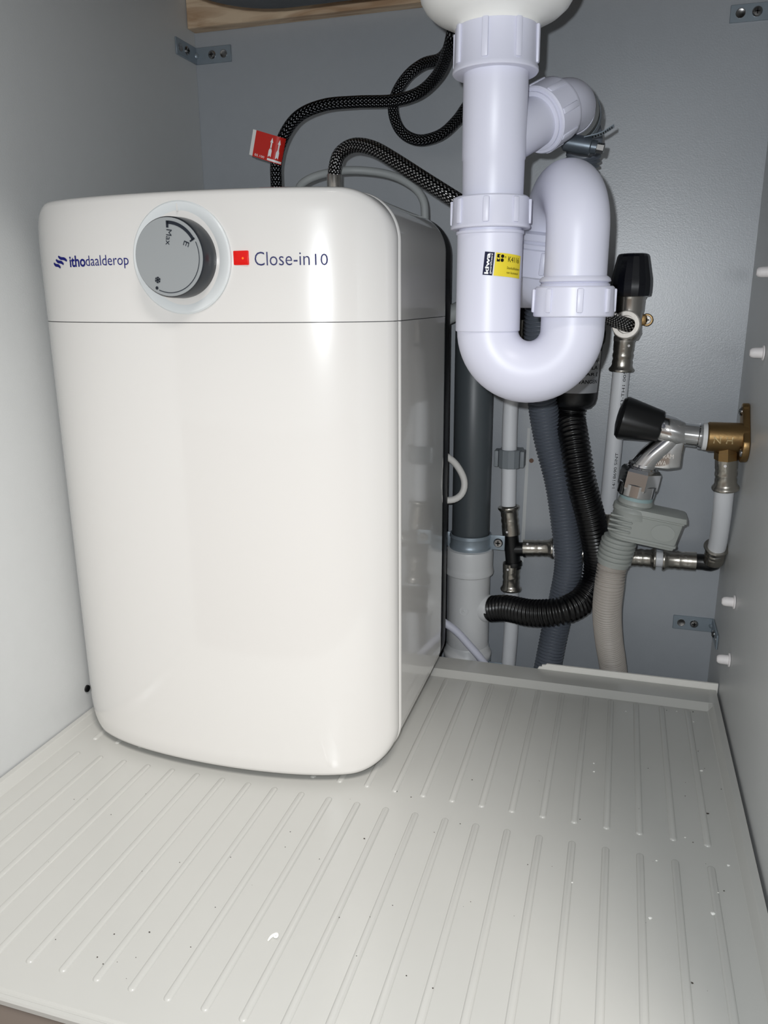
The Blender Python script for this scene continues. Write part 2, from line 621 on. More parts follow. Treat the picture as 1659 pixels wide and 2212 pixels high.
# ---------------------------------------------------------------- water heater
XL, XR, ZB, ZT = 0.0105, 0.3018, 0.0062, 0.4465
XC, HX = (XL + XR) / 2, (XR - XL) / 2
def yf(x):
    u = min(1.0, abs((x - XC) / HX))
    return 0.154 + 0.023 * u * u + 0.021 * u ** 6
heater = thing('water_heater', 'white boxy kitchen boiler with grey dial and red indicator light', 'water heater', (XC, 0.26, 0.0012))
NXg, NZg = 72, 40
def outline(ins, yfun, cr=0.033):
    xl, xr, zb, zt = XL + ins, XR - ins, ZB + ins, ZT - ins
    r = max(0.004, cr - ins)
    xs = [XC - math.cos(math.pi * i / NXg) * (xr - xl) / 2 for i in range(NXg + 1)]
    def corner(x):
        d = max(0.0, r - (x - xl), r - (xr - x))
        return r - math.sqrt(max(0.0, r * r - d * d)) if d > 0 else 0.0
    cols = []
    for x in xs:
        c = corner(x)
        lo, hi = zb + c, zt - c
        cols.append([Vector((x, yfun(x), lo + (hi - lo) * j / NZg)) for j in range(NZg + 1)])
    return cols
def loop_of(cols):
    L = [cols[i][0] for i in range(NXg + 1)]
    L += [cols[NXg][j] for j in range(1, NZg + 1)]
    L += [cols[i][NZg] for i in range(NXg - 1, -1, -1)]
    L += [cols[0][j] for j in range(NZg - 1, 0, -1)]
    return L
def heater_shell():
    V, F = [], []
    g = outline(0.0045, yf)
    for c in g:
        V += c
    n = NZg + 1
    for i in range(NXg):
        for j in range(NZg):
            F.append((i * n + j, (i + 1) * n + j, (i + 1) * n + j + 1, i * n + j + 1))
    idx = [i * n for i in range(NXg + 1)] + [NXg * n + j for j in range(1, n)] + [i * n + NZg for i in range(NXg - 1, -1, -1)] + [j for j in range(NZg - 1, 0, -1)]
    rings = [(0.0022, lambda x: yf(x) + 0.0006), (0.0008, lambda x: yf(x) + 0.0020), (0.0, lambda x: yf(x) + 0.0045),
             (0.0, lambda x: 0.2042), (0.0008, lambda x: 0.2048), (0.0018, lambda x: 0.2054), (0.0018, lambda x: 0.2068), (0.0006, lambda x: 0.2073),
             (-0.0004, lambda x: 0.2082), (-0.0008, lambda x: 0.2094), (-0.0006, lambda x: 0.2108), (0.0, lambda x: 0.2120), (0.0, lambda x: 0.2132), (0.0, lambda x: 0.2160), (0.0, lambda x: 0.3560), (0.0, lambda x: 0.3600), (0.0008, lambda x: 0.3628), (0.0035, lambda x: 0.3640)]
    prev = idx
    for ins, fy in rings:
        cols = outline(ins, lambda x: fy(x))
        L = loop_of(cols)
        k = len(V)
        V += L
        cur = list(range(k, k + len(L)))
        m = len(cur)
        for i in range(m):
            j = (i + 1) % m
            F.append((prev[i], prev[j], cur[j], cur[i]))
        prev = cur
    F.append(tuple(reversed(prev)))
    return V, F
shell = heater_shell()
def half(geo, z, keep_above):
    bm = bmesh.new()
    vs = [bm.verts.new(v) for v in geo[0]]
    for f in geo[1]:
        bm.faces.new([vs[i] for i in f])
    bmesh.ops.recalc_face_normals(bm, faces=bm.faces)
    bmesh.ops.bisect_plane(bm, geom=bm.verts[:] + bm.edges[:] + bm.faces[:], plane_co=(0, 0, z), plane_no=(0, 0, 1), clear_inner=keep_above, clear_outer=not keep_above)
    g = bm_geo(bm)
    bm.free()
    return g
upper = mk('upper_cover', half(shell, 0.3602, True), 'boiler_white', heater, sharp=50)
lower = mk('lower_cover', half(shell, 0.3596, False), 'boiler_white', heater, sharp=50)
# recessed seal seen through the joint of the two covers
V, F = [], []
cols = []
for x in [XL + 0.0016 + (XR - XL - 0.0032) * i / 40 for i in range(41)]:
    V += [Vector((x, yf(x) + 0.0016, 0.3575)), Vector((x, yf(x) + 0.0016, 0.3625))]
V += [Vector((XR - 0.0016, 0.359, 0.3575)), Vector((XR - 0.0016, 0.359, 0.3625)), Vector((XL + 0.0016, 0.359, 0.3575)), Vector((XL + 0.0016, 0.359, 0.3625))]
m = len(V) // 2
for i in range(m):
    j = (i + 1) % m
    F.append((2 * i, 2 * j, 2 * j + 1, 2 * i + 1))
mk('joint_seal', (V, F), 'seam_dark', heater)
def back_cover():
    V, F = [], []
    prev = None
    for ins, y in ((0.004, 0.3640), (0.002, 0.3655), (0.0005, 0.3700), (0.0005, 0.3830), (0.004, 0.386)):
        L = loop_of(outline(ins, lambda x: y))
        k = len(V)
        V += L
        cur = list(range(k, k + len(L)))
        if prev:
            for i in range(len(cur)):
                j = (i + 1) % len(cur)
                F.append((prev[i], prev[j], cur[j], cur[i]))
        else:
            F.append(tuple(cur))
        prev = cur
    F.append(tuple(reversed(prev)))
    return V, F
# the cover stops short of the tray's rear rim
bcv, bcf = back_cover()
bcv = [Vector((v.x, v.y, max(v.z, 0.0085))) for v in bcv]
mk('back_cover', (bcv, bcf), 'black_plastic', heater)
for fx in (0.06, 0.25):
    for fy in (0.20, 0.34):
        mk('foot', lathe([(0.009, 0.0012), (0.010, 0.004), (0.010, 0.0075)], (fx, fy, 0), (0, 0, 1), 20), 'black_plastic', heater)

# dial
def front_pt(px, py):
    y = 0.16
    for _ in range(12):
        p = P(px, py, Y=y)
        y = yf(p.x)
    return P(px, py, Y=y)
dc = front_pt(392, 558)
e = 0.002
sl = (yf(dc.x + e) - yf(dc.x - e)) / (2 * e)
dn = Vector((sl, -1, 0)).normalized()
dial = mk('dial_bezel', lathe([(0.0372, -0.003), (0.0372, 0.0006), (0.0362, 0.0014), (0.0350, 0.0014), (0.0290, -0.0006), (0.0272, -0.0014), (0.010, -0.0016)], dc, dn, 72), 'bezel', heater, label='pale grey dial bezel')
a_, u_, w_ = frame(dn)
mk('index_mark', obox(dc + a_ * 0.0006, u_, w_, a_, (0.0300, -0.0006, 0), (0.0352, 0.0006, 0.0012), 0.0003, 1), 'boiler_white', dial)
KH = 0.0165
knob = mk('knob_skirt', lathe([(0.0262, -0.001), (0.0264, 0.002), (0.0258, KH - 0.0012), (0.0252, KH - 0.0003), (0.0245, KH - 0.0002)], dc, dn, 72), 'knob_dark', dial)
mk('knob_face', lathe([(0.0246, KH - 0.0025), (0.0253, KH - 0.001), (0.0250, KH), (0.001, KH + 0.0001)], dc, dn, 72), 'knob_grey', dial)
# knob print: u_ is up, right on the face is
right = dn.cross(Vector((0, 0, 1))).normalized()
if right.x < 0:
    right = -right
up = Vector((0, 0, 1))
KF = dc + dn * (KH + 0.0004)
def kp(a, r):
    """clock angle a in degrees (0 = up, 90 = right)"""
    return KF + (right * math.sin(R_(a)) + up * math.cos(R_(a))) * r
def ring_sector(a0, a1, r0, r1, n=32):
    V, F = [], []
    for i in range(n + 1):
        a = a0 + (a1 - a0) * i / n
        V += [kp(a, r0), kp(a, r1)]
    for i in range(n):
        F.append((2 * i, 2 * i + 2, 2 * i + 3, 2 * i + 1))
    return V, F
mk('scale_arc', join(ring_sector(2, 62, 0.0208, 0.0229), ring_sector(0, 5, 0.0185, 0.0229, 4), ring_sector(59, 62, 0.0192, 0.0232, 3), ring_sector(66, 203, 0.0225, 0.0230, 60)), 'print_dark', dial, smooth=False)
mk('scale_dot', ([KF + dn * 0 + (kp(208, 0.0222) - KF) + (right * math.cos(i * math.pi / 8) + up * math.sin(i * math.pi / 8)) * 0.0011 for i in range(16)], [tuple(range(16))]), 'print_dark', dial, smooth=False)
def knob_text(s, a, r, wdt, h, rot):
    o = kp(a, r)
    c, sn = math.cos(R_(rot)), math.sin(R_(rot))
    ex = right * c + up * sn
    ey = -right * sn + up * c
    return text_geo(s, wdt, h, lambda x, y: o + ex * (x - wdt / 2) + ey * (y - h / 2), 0.0)
mk('lettering_max', knob_text('Max', 6, 0.0125, 0.0098, 0.0040, -98), 'print_dark', dial, smooth=False)
mk('lettering_e', knob_text('E', 60, 0.0160, 0.0030, 0.0040, -112), 'print_dark', dial, smooth=False)
so = kp(213, 0.0172)
gs = []
for i in range(3):
    d = right * math.cos(R_(60 * i + 20)) + up * math.sin(R_(60 * i + 20))
    q = dn.cross(d)
    gs.append(obox(so, d, q, dn, (-0.0021, -0.0003, -0.0001), (0.0021, 0.0003, 0.0001)))
    for s in (-1, 1):
        for t in (-1, 1):
            d2 = (d * s * 0.7 + q * t * 0.7).normalized()
            gs.append(obox(so + d * s * 0.0011, d2, dn.cross(d2), dn, (0, -0.0002, -0.0001), (0.0010, 0.0002, 0.0001)))
mk('snowflake', join(*gs), 'print_dark', dial, smooth=False)

# lettering on the upper cover
def front_surf(px, py):
    o = front_pt(px, py)
    return lambda s, t: Vector((o.x + s, yf(o.x + s) - 0.00025, o.z + t))
def fw(px0, px1, py):
    return front_pt(px1, py).x - front_pt(px0, py).x
hgt = lambda px, py0, py1: front_pt(px, py0).z - front_pt(px, py1).z
mk('lettering_bold', text_geo('itho', fw(152, 186, 567), hgt(170, 553, 578), front_surf(152, 577.5), 0.022), 'print_blue', upper, smooth=False)
mk('lettering_thin', text_geo('daalderop', fw(187, 280, 567), hgt(230, 552, 582), front_surf(187, 582), -0.004), 'print_blue', upper, smooth=False)
ls = front_surf(118, 580)
lw, lh = fw(118, 147, 567), hgt(130, 553, 579)
gs = []
for k in range(3):
    V, F = [], []
    n = 14
    for i in range(n + 1):
        t = i / n
        x = 25 * k + (60 + 6 * k) * t
        y = 54 - 27 * k + 44 * t + 6 * math.sin(2 * math.pi * t)
        h = 11.5 * math.sin(math.pi * (0.08 + 0.84 * t)) ** 0.5
        V += [ls((x - h * 0.5) / 122 * lw, (100 - y - h) / 100 * lh), ls((x + h * 0.5) / 122 * lw, (100 - y + h) / 100 * lh)]
    for i in range(n):
        F.append((2 * i, 2 * i + 2, 2 * i + 3, 2 * i + 1))
    gs.append((V, F))
mk('wave_emblem', join(*gs), 'print_blue', upper, smooth=False)
mk('lettering_name', text_geo('Close-in', fw(551, 670, 560), hgt(600, 544, 574), front_surf(551, 574), -0.006), 'print_navy', upper, smooth=False)
mk('lettering_number', text_geo('10', fw(681, 709, 560), hgt(690, 548, 573), front_surf(681, 573), -0.004), 'print_navy', upper, smooth=False)
q0, q1 = front_pt(505, 573), front_pt(537, 541)
led = mk('indicator_light', box((q0.x, yf(q0.x) - 0.0004, q0.z), (q1.x, yf(q0.x) + 0.003, q1.z), 0.0006, 2), 'led_red', heater, label='glowing red square indicator')
qc = front_pt(526, 558)
mk('light_core', lathe([(0.0022, -0.001), (0.0019, 0.0007), (0.0006, 0.0012)], (qc.x, yf(qc.x), qc.z), (0, -1, 0), 14), 'led_core', led)
# embossed lines low on the lower cover are left to light alone

# ---------------------------------------------------------------- sink trap
trap = thing('sink_trap', 'white plastic sink trap with U bend and ribbed nuts under the drain', 'trap', (0.397, 0.197, 0.306))
def nut(org, axis, L, r, ang0, parent, n=8, taper=0.965, lip=True):
    pr = [(r * 0.70, 0), (r * taper * 0.96, 0), (r * taper, L * 0.05), (r * taper, L * 0.1), (r * 0.985, L * 0.86)]
    pr += [(r * 1.01, L * 0.90), (r * 1.015, L * 0.97), (r * 0.99, L), (r * 0.74, L)] if lip else [(r * 0.985, L * 0.96), (r * 0.96, L), (r * 0.7, L)]
    o = mk('union_nut', lathe(pr, org, axis, 64), 'trap_white', parent)
    a, u, w = frame(axis, TOCAM)
    for i in range(n):
        th = R_(ang0 + 360 * i / n)
        d = u * math.cos(th) + w * math.sin(th)
        t = a.cross(d)
        mk('grip_rib', obox(Vector(org) + d * (r * 0.95), t, a, d, (-0.0020, L * 0.08, 0), (0.0020, L * 0.86, r * 0.085), 0.0009, 2), 'trap_white', o)
    return o
ZN = Vector((0, 0, -1))
A0 = AX
nut(A0 + Vector((0, 0, 0.5375)), ZN, 0.0275, 0.0264, 22, trap)
mk('tail_pipe', lathe([(0.0196, 0.4300), (0.0198, 0.4600), (0.0203, 0.4608), (0.0203, 0.520)], A0 + Vector((0.0005, 0, 0)), (0, 0, 1), 56), 'trap_white', trap)
A1 = Vector((0.3667, 0.197, 0))
nut(A1 + Vector((0, 0, 0.4380)), ZN, 0.0195, 0.0256, 14, trap)
body = mk('inlet_body', lathe([(0.0212, 0.3535), (0.0216, 0.3540), (0.0214, 0.3800), (0.0214, 0.4150), (0.0222, 0.4155), (0.0222, 0.4170), (0.0205, 0.4172), (0.0205, 0.425)], A1, (0, 0, 1), 56), 'trap_white', trap)
X2 = 0.4228
A2 = Vector((X2, 0.197, 0))
zc = 0.3545
rb = (X2 - A1.x) / 2
up_ = [A1 + Vector((0, 0, 0.360))] + [Vector((A1.x + rb - rb * math.cos(math.pi * i / 32), 0.197, zc - rb * math.sin(math.pi * i / 32))) for i in range(33)] + [A2 + Vector((0, 0, 0.368))]
mk('u_bend', tube(up_, 0.0206, 48, raw=True), 'trap_white', trap)
nut(A2 + Vector((0, 0, 0.3820)), ZN, 0.0190, 0.0262, 5, trap, lip=False)
mk('thread_flange', lathe([(0.0200, 0.3800), (0.0218, 0.3812), (0.0224, 0.3830), (0.0210, 0.3840), (0.0228, 0.3850), (0.0222, 0.3868), (0.0205, 0.3882)], A2, (0, 0, 1), 56), 'trap_white', trap)
# rise, over the top and down behind
phi = R_(112)
hd = Vector((math.cos(phi), math.sin(phi), 0))
rb2 = 0.0275
ztop = 0.4157
pts = [A2 + Vector((0, 0, 0.384)), A2 + Vector((0, 0, 0.405))] + [A2 + hd * (rb2 - rb2 * math.cos(R_(t))) + Vector((0, 0, ztop + rb2 * math.sin(R_(t)))) for t in range(0, 181, 6)]
dend = Vector((-0.12, 0.10, -1)).normalized()
pe = pts[-1]
pts += [pe + dend * 0.004]
mk('swan_bend', tube(pts, 0.0199, 48, raw=True), 'trap_white', trap)
n0 = pe + dend * 0.002
mk('socket_collar', lathe([(0.0200, -0.006), (0.0232, -0.004), (0.0240, 0.0), (0.0226, 0.0015), (0.0242, 0.003), (0.0242, 0.006), (0.0215, 0.008)], n0, dend, 56), 'trap_white', trap)
nut(n0 + dend * 0.0055, dend, 0.0190, 0.0268, -28, trap, lip=False)
n1 = n0 + dend * 0.022
GP = Vector((0.3125, 0.4540, 0))
mk('outlet_elbow', tube([n1 - dend * 0.004, n1 + dend * 0.002, n1 + Vector((-0.006, 0.014, -0.005)), Vector((0.352, 0.370, 0.386)), Vector((0.324, 0.430, 0.384)), GP + Vector((0, 0, 0.370)), GP + Vector((0, 0, 0.348))], 0.0190, 36, step=0.004), 'trap_white', trap)
# side branch
b0 = P(1070, 315, Y=0.197)
bd = (P(1215, 228, Y=0.253) - b0).normalized()
mk('branch_pipe', tube([b0, b0 + bd * 0.062], 0.0160, 44, step=0.01), 'trap_white', trap)
nut(b0 + bd * 0.0445, bd, 0.0215, 0.0214, 30, trap, taper=1.0, lip=False)
mk('branch_lip', lathe([(0.0165, 0), (0.0185, 0.0004), (0.0185, 0.003), (0.0165, 0.004)], b0 + bd * 0.0425, bd, 44), 'trap_white', trap)
e0 = b0 + bd * 0.0655
ed = (P(1250, 238, Y=0.300) - P(1240, 207, Y=0.265)).normalized()
ctrl = []
RB = 0.0135
for i in range(13):
    t = i / 12
    ctrl.append(e0 * (1 - t) ** 2 + (e0 + bd * 0.0165) * 2 * t * (1 - t) + (e0 + bd * 0.0165 + ed * 0.0160) * t * t)
mk('branch_elbow', tube([e0 - bd * 0.003] + ctrl, 0.0170, 44, raw=True), 'trap_white', trap)
e1 = ctrl[-1]
mk('hose_tail', lathe([(0.0158, -0.002), (0.0158, 0.002), (0.0150, 0.0025), (0.0150, 0.004), (0.0158, 0.0045), (0.0158, 0.0065), (0.0150, 0.007), (0.0150, 0.0085), (0.0158, 0.009), (0.0158, 0.012), (0.0145, 0.0125), (0.0145, 0.030)], e1, ed, 44), 'trap_white', trap)

# certification sticker on the inlet body
rv = Vector((CAM.x - A1.x, CAM.y - A1.y, 0)).normalized()
def stk(s0, t0, extra=0.0):
    return cyl_surf(A1 + Vector((0, 0, 0)), (0, 0, 1), rv, 0.0216 + extra, R_(-11), 0.3985, R_(-5))
ss = stk(0, 0)
a_, u_, w_ = frame((0, 0, 1), rv)
def sticker(s, t, lift=0.0):
    c, sn = math.cos(R_(-5)), math.sin(R_(-5))
    s2, t2 = s * c - t * sn, s * sn + t * c
    th = R_(-11) + s2 / 0.0216
    return A1 + Vector((0, 0, 0.3895 + t2)) + (rv * math.cos(th) + Vector((-rv.y, rv.x, 0)) * math.sin(th)) * (0.0217 + lift)
SH = 0.0142
mk('sticker_navy', patch(sticker, 0, 0.0062, 0, SH, 6, 2), 'label_navy', body)
mk('sticker_yellow', patch(sticker, 0.0070, 0.0285, 0, SH, 18, 2), 'label_yellow', body)
mk('lettering_cert', text_geo('gecertificeerd', SH * 0.86, 0.0016, lambda x, y: sticker(0.0056 - y, 0.0010 + x, 0.0002)), 'print_white', body, smooth=False)
mk('lettering_bureau', text_geo('kiwa', SH * 0.9, 0.0026, lambda x, y: sticker(0.0036 - y, 0.0007 + x, 0.0002), 0.03), 'print_white', body, smooth=False)
mk('lettering_code', text_geo('K4116', 0.0100, 0.0034, lambda x, y: sticker(0.0158 + x, 0.0092 + y, 0.0002)), 'print_black', body, smooth=False)
mk('lettering_line', text_geo('Stankafsluiters', 0.0115, 0.0016, lambda x, y: sticker(0.0155 + x, 0.0048 + y, 0.0002)), 'print_black', body, smooth=False)
mk('lettering_line', text_geo('van kunststof', 0.0105, 0.0015, lambda x, y: sticker(0.0155 + x, 0.0020 + y, 0.0002)), 'print_black', body, smooth=False)
def disc(cx, cy, r, n=16):
    return [sticker(cx + r * math.cos(2 * math.pi * i / n), cy + r * math.sin(2 * math.pi * i / n), 0.0002) for i in range(n)], [tuple(range(n))]
def poly(pp):
    return [sticker(x, y, 0.0002) for x, y in pp], [tuple(range(len(pp)))]
kx, ky, q = 0.0080, 0.0088, 0.0021
mk('round_emblem', join(disc(kx + 1.7 * q, ky + 0.5 * q, q * 0.52), disc(kx + 1.7 * q, ky + 1.65 * q, q * 0.52),
    poly([(kx, ky), (kx + q, ky), (kx + q, ky + q), (kx + q / 2, ky + q * 0.55), (kx, ky + q)]),
    poly([(kx, ky + 1.15 * q), (kx + q, ky + 1.15 * q), (kx + q * 0.6, ky + 1.65 * q), (kx, ky + 1.65 * q)]), poly([(kx, ky + 1.65 * q), (kx + q * 0.6, ky + 1.65 * q), (kx + q, ky + 2.15 * q), (kx, ky + 2.15 * q)])), 'print_black', body, smooth=False)
mk('lettering_mark', text_geo('\u00ae', 0.0013, 0.0013, lambda x, y: sticker(0.0130 + x, 0.0112 + y, 0.0002)), 'print_black', body, smooth=False)

# ---------------------------------------------------------------- drain hose on the branch
h0 = e1 + ed * 0.0128
gh = thing('drain_hose', 'dark grey corrugated drain hose hanging from the trap branch', 'hose', P(1165, 1500, Y=0.452))
mk('rubber_cuff', lathe([(0.0150, 0), (0.0182, 0.0004), (0.0184, 0.003), (0.0178, 0.017), (0.0150, 0.018)], h0, ed, 44), 'rubber_grey', gh)
hp = [h0 + ed * 0.012, h0 + ed * 0.026, P(1262, 305, Y=0.372), P(1252, 380, Y=0.388), P(1218, 490, Y=0.396), P(1178, 600, Y=0.406), P(1166, 690, Y=0.415), P(1165, 780, Y=0.426), P(1172, 870, Y=0.438), P(1185, 952, Y=0.447), P(1207, 1040, Y=0.450), P(1220, 1128, Y=0.452), P(1228, 1214, Y=0.454), P(1216, 1290, Y=0.456), P(1199, 1360, Y=0.456), P(1183, 1440, Y=0.453), P(1165, 1530, Y=0.453)]
mk('corrugated_tube', tube(hp, corr(0.0146, 0.0032, 0.0036), 28, step=0.0006), 'hose_grey', gh, sharp=70)
# worm-drive clip round the cuff
hc = thing('hose_clamp', 'worm-drive steel clamp with a loose toothed band end on the grey cuff', 'clamp', P(1255, 330, Y=0.30))
cb = h0 + ed * 0.0065
mk('band', lathe([(0.0185, 0), (0.0190, 0), (0.0190, 0.009), (0.0185, 0.009)], cb, ed, 44, caps=False), 'zinc_dark', hc)
sc = P(1250, 312, Y=(cb.y - 0.012))
sdir = (P(1290, 318, Y=cb.y - 0.012) - P(1220, 306, Y=cb.y - 0.012)).normalized()
mk('worm_housing', lathe([(0.0035, -0.012), (0.0058, -0.010), (0.0062, 0.0), (0.0060, 0.0085), (0.0050, 0.0092)], sc, sdir, 28), 'zinc_dark', hc)
mk('worm_screw', lathe([(0.0046, 0.0085), (0.0046, 0.013), (0.0040, 0.0132)], sc, sdir, 28), 'zinc_dark', hc)
mk('screw_hex', lathe([(0.0034, 0.0125), (0.0036, 0.018), (0.0028, 0.0185)], sc, sdir, sides=6), 'screw_steel', hc)
t0_, t1_, t2_ = P(1262, 300, Y=cb.y - 0.012), P(1298, 290, Y=cb.y - 0.010), P(1326, 273, Y=cb.y - 0.004)
tp = catmull([t0_, t1_, t2_], 0.002)
V, F = [], []
for p in tp:
    for dz in (-0.0042, 0.0042):
        for dd in (0, 0.0007):
            V.append(p + ed * dz + Vector((0.3, 0.2, 0.9)).normalized() * dd)
for i in range(len(tp) - 1):
    k = 4 * i
    F += [(k, k + 4, k + 6, k + 2), (k + 1, k + 3, k + 7, k + 5), (k, k + 1, k + 5, k + 4), (k + 2, k + 6, k + 7, k + 3)]
F += [(0, 2, 3, 1), (4 * len(tp) - 4, 4 * len(tp) - 3, 4 * len(tp) - 1, 4 * len(tp) - 2)]
bt = mk('band_end', (V, F), 'zinc', hc)
for i in range(2, len(tp) - 1, 1):
    a = tp[i]
    mk('tooth_slot', obox(a - Vector((0.3, 0.2, 0.9)).normalized() * 0.0002, (tp[i] - tp[i - 1]).normalized(), ed, Vector((0.3, 0.2, 0.9)).normalized(), (-0.0005, -0.0022, 0), (0.0005, 0.0022, 0.0012)), 'hole_dark', bt, smooth=False)

# ---------------------------------------------------------------- grey waste pipe, its clamps and the white fitting
wp = mk('waste_pipe', lathe([(0.0188, 0.098), (0.0200, 0.100), (0.0200, 0.350), (0.0188, 0.352)], GP, (0, 0, 1), 48), 'pvc_grey')
tag(wp, 'dark grey upright waste pipe beside the boiler', 'pipe')
def wall_clamp(zc_, label, hh=0.0085, r=0.0208):
    t = thing('pipe_clamp', label, 'clamp', (GP.x, GP.y, zc_ - hh))
    mk('band', lathe([(r, -hh), (r + 0.0012, -hh), (r + 0.0016, -hh * 0.6), (r + 0.0008, -hh * 0.45), (r + 0.0008, hh * 0.45), (r + 0.0016, hh * 0.6), (r + 0.0012, hh), (r, hh)], GP + Vector((0, 0, zc_)), (0, 0, 1), 48, caps=False), 'zinc', t)
    for s in (-1, 1):
        x0 = GP.x + s * (r + 0.0005)
        x1 = GP.x + s * (r + 0.0165)
        ear = mk('ear', box((min(x0, x1), GP.y - 0.0016, zc_ - hh * 0.95), (max(x0, x1), GP.y, zc_ + hh * 0.95), 0.0006, 2), 'zinc', t)
        sx = GP.x + s * (r + 0.0095)
        screw_head('screw', (sx, GP.y - 0.0016, zc_), (0, -1, 0), 0.0050, t)
    mk('wall_stud', lathe([(0.004, 0), (0.004, D - GP.y - r - 0.0005)], GP + Vector((0, r + 0.0005, zc_)), (0, 1, 0), 16), 'zinc', t)
    return t
cl = P(1030, 1168, Y=GP.y)
wall_clamp(cl.z, 'zinc pipe clamp round the grey waste pipe just above the white fitting')
GT = Vector((0.3120, 0.4530, 0))
tee = thing('waste_tee', 'white plastic waste fitting with a side inlet below the grey pipe', 'pipe fitting', (GT.x, GT.y, -0.095))
mk('upper_socket', lathe([(0.0202, 0.0905), (0.0248, 0.0870), (0.0262, 0.0880), (0.0266, 0.0905), (0.0258, 0.0935), (0.0254, 0.0960), (0.0254, 0.1120), (0.0244, 0.1150), (0.0212, 0.1160), (0.0205, 0.112), (0.0205, 0.095)], GT, (0, 0, 1), 56), 'pvc_white', tee)
mk('barrel', lathe([(0.0228, -0.002), (0.0228, 0.0900), (0.0215, 0.0905)], GT, (0, 0, 1), 56), 'pvc_white', tee)
mk('lower_socket', lathe([(0.0210, -0.0945), (0.0244, -0.094), (0.0246, -0.014), (0.0254, -0.012), (0.0264, -0.010), (0.0266, -0.006), (0.0258, -0.004), (0.0244, -0.002), (0.0238, 0.002), (0.0228, 0.004)], GT, (0, 0, 1), 56), 'pvc_white', tee)
sp_ = GT + Vector((0.0, 0, 0.0495))
sdirn = Vector((0.97, -0.24, 0)).normalized()
mk('side_inlet', lathe([(0.0150, 0.012), (0.0150, 0.0235), (0.0142, 0.0250), (0.0110, 0.0280), (0.0110, 0.034)], sp_, sdirn, 36), 'pvc_white', tee)
mk('mould_mark', lathe([(0.0052, 0), (0.0052, 0.0003), (0.0046, 0.0003), (0.0046, 0.0001), (0.0012, 0.0001), (0.0008, 0.0004)], GT + Vector((0.0228 * rv.x - 0.004, -0.0226, 0.0505)), (0.0, -1, 0), 28), 'pvc_white', tee)
c2 = P(1068, 1432, Y=GP.y - 0.0)
lc = thing('pipe_clamp', 'zinc pipe clamp low on the white fitting behind the tray rim', 'clamp', (GT.x, GT.y, c2.z - 0.013))
mk('band', lathe([(0.0250, -0.012), (0.0262, -0.012), (0.0262, 0.005), (0.0250, 0.005)], GT + Vector((0, 0, c2.z)), (0, 0, 1), 48, caps=False), 'zinc', lc)
mk('ear', box((GT.x + 0.0255, GT.y - 0.008, c2.z - 0.012), (GT.x + 0.0405, GT.y - 0.0062, c2.z + 0.005), 0.0006, 2), 'zinc', lc)
screw_head('screw', (GT.x + 0.034, GT.y - 0.008, c2.z - 0.004), (0, -1, 0), 0.0046, lc)

# ---------------------------------------------------------------- overflow cup and black hose
tn = P(1247, 780, Y=0.448)
tax = Vector((tn.x, tn.y, 0))
cup = thing('overflow_cup', 'black funnel-shaped overflow cup with a grey text label', 'cup', (tax.x, tax.y, P(1240, 878, Y=0.448).z))
zb_, zt_ = P(1240, 868, Y=0.448).z, P(1250, 640, Y=0.448).z
mk('cup_body', lathe([(0.0130, zb_ - 0.006), (0.0160, zb_ - 0.005), (0.0195, zb_ - 0.001), (0.0208, zb_ + 0.004), (0.0232, zb_ + 0.055), (0.0250, zb_ + 0.058), (0.0254, zb_ + 0.066), (0.0245, zb_ + 0.070), (0.0245, zt_), (0.018, zt_ + 0.002)], tax, (0, 0, 1), 48), 'black_plastic', cup)
trv = Vector((CAM.x - tax.x, CAM.y - tax.y, 0)).normalized()
tlat = Vector((-trv.y, trv.x, 0))
def cupsurf(s, t, lift=0.0003):
    z = zb_ + 0.0105 + t
    r = 0.0208 + (0.0232 - 0.0208) * (z - zb_ - 0.004) / 0.051 + lift
    th = s / 0.0215
    return tax + Vector((0, 0, z)) + (trv * math.cos(th) + tlat * math.sin(th)) * r
lbl = mk('text_label', patch(cupsurf, -0.026, 0.0265, 0, 0.0395, 30, 3), 'label_silver', cup)
for i, (s, x0, x1) in enumerate((('EN U AF', 0.004, 0.0225), ('LE SLA', 0.0025, 0.0215), ('JAAR [', 0.0005, 0.0225), ('VERVANGEN', -0.0075, 0.0225))):
    mk('lettering_line', text_geo(s, x1 - x0, 0.0036, lambda x, y: cupsurf(x0 + x, 0.0290 - i * 0.0066 + y, 0.0006), 0.01), 'print_black', lbl.parent, smooth=False)

bh = thing('black_hose', 'black corrugated overflow hose curving down into the white fitting', 'hose', P(1240, 1360, Y=0.42))
bp_ = [P(1236, 872, Y=0.448), P(1233, 905, Y=0.447), P(1240, 952, Y=0.434), P(1255, 1040, Y=0.422), P(1278, 1128, Y=0.430), P(1292, 1205, Y=0.445), P(1284, 1255, Y=0.444), P(1257, 1298, Y=0.430), P(1210, 1320, Y=0.415), P(1150, 1324, Y=0.421), P(1095, 1316, Y=0.433), sp_ + sdirn * 0.030 + Vector((0, 0, 0.0)), sp_ + sdirn * 0.0285]
bp_ = bp_[:-3] + [P(1095, 1314, Y=0.4365), sp_ + sdirn * 0.0255]
mk('corrugated_tube', tube(bp_, corr(0.0144, 0.0022, 0.0042), 28, step=0.0007), 'hose_black', bh, sharp=70)

# ---------------------------------------------------------------- water pipes
YW = 0.466
def pipe(name, pts, r, label, m='water_white'):
    return tag(mk(name, tube(pts, r, 28, step=0.006)[:2], m), label, 'pipe')
teeC = P(1106, 1186, Y=YW)
lp_top, lp_mid = P(1118, 745, Y=YW), P(1098, 1092, Y=YW)
pipe('water_pipe', [lp_top, P(1103, 880, Y=YW), P(1099, 1040, Y=YW), lp_mid], 0.0079, 'white water pipe passing through a grey clip, above the black tee')
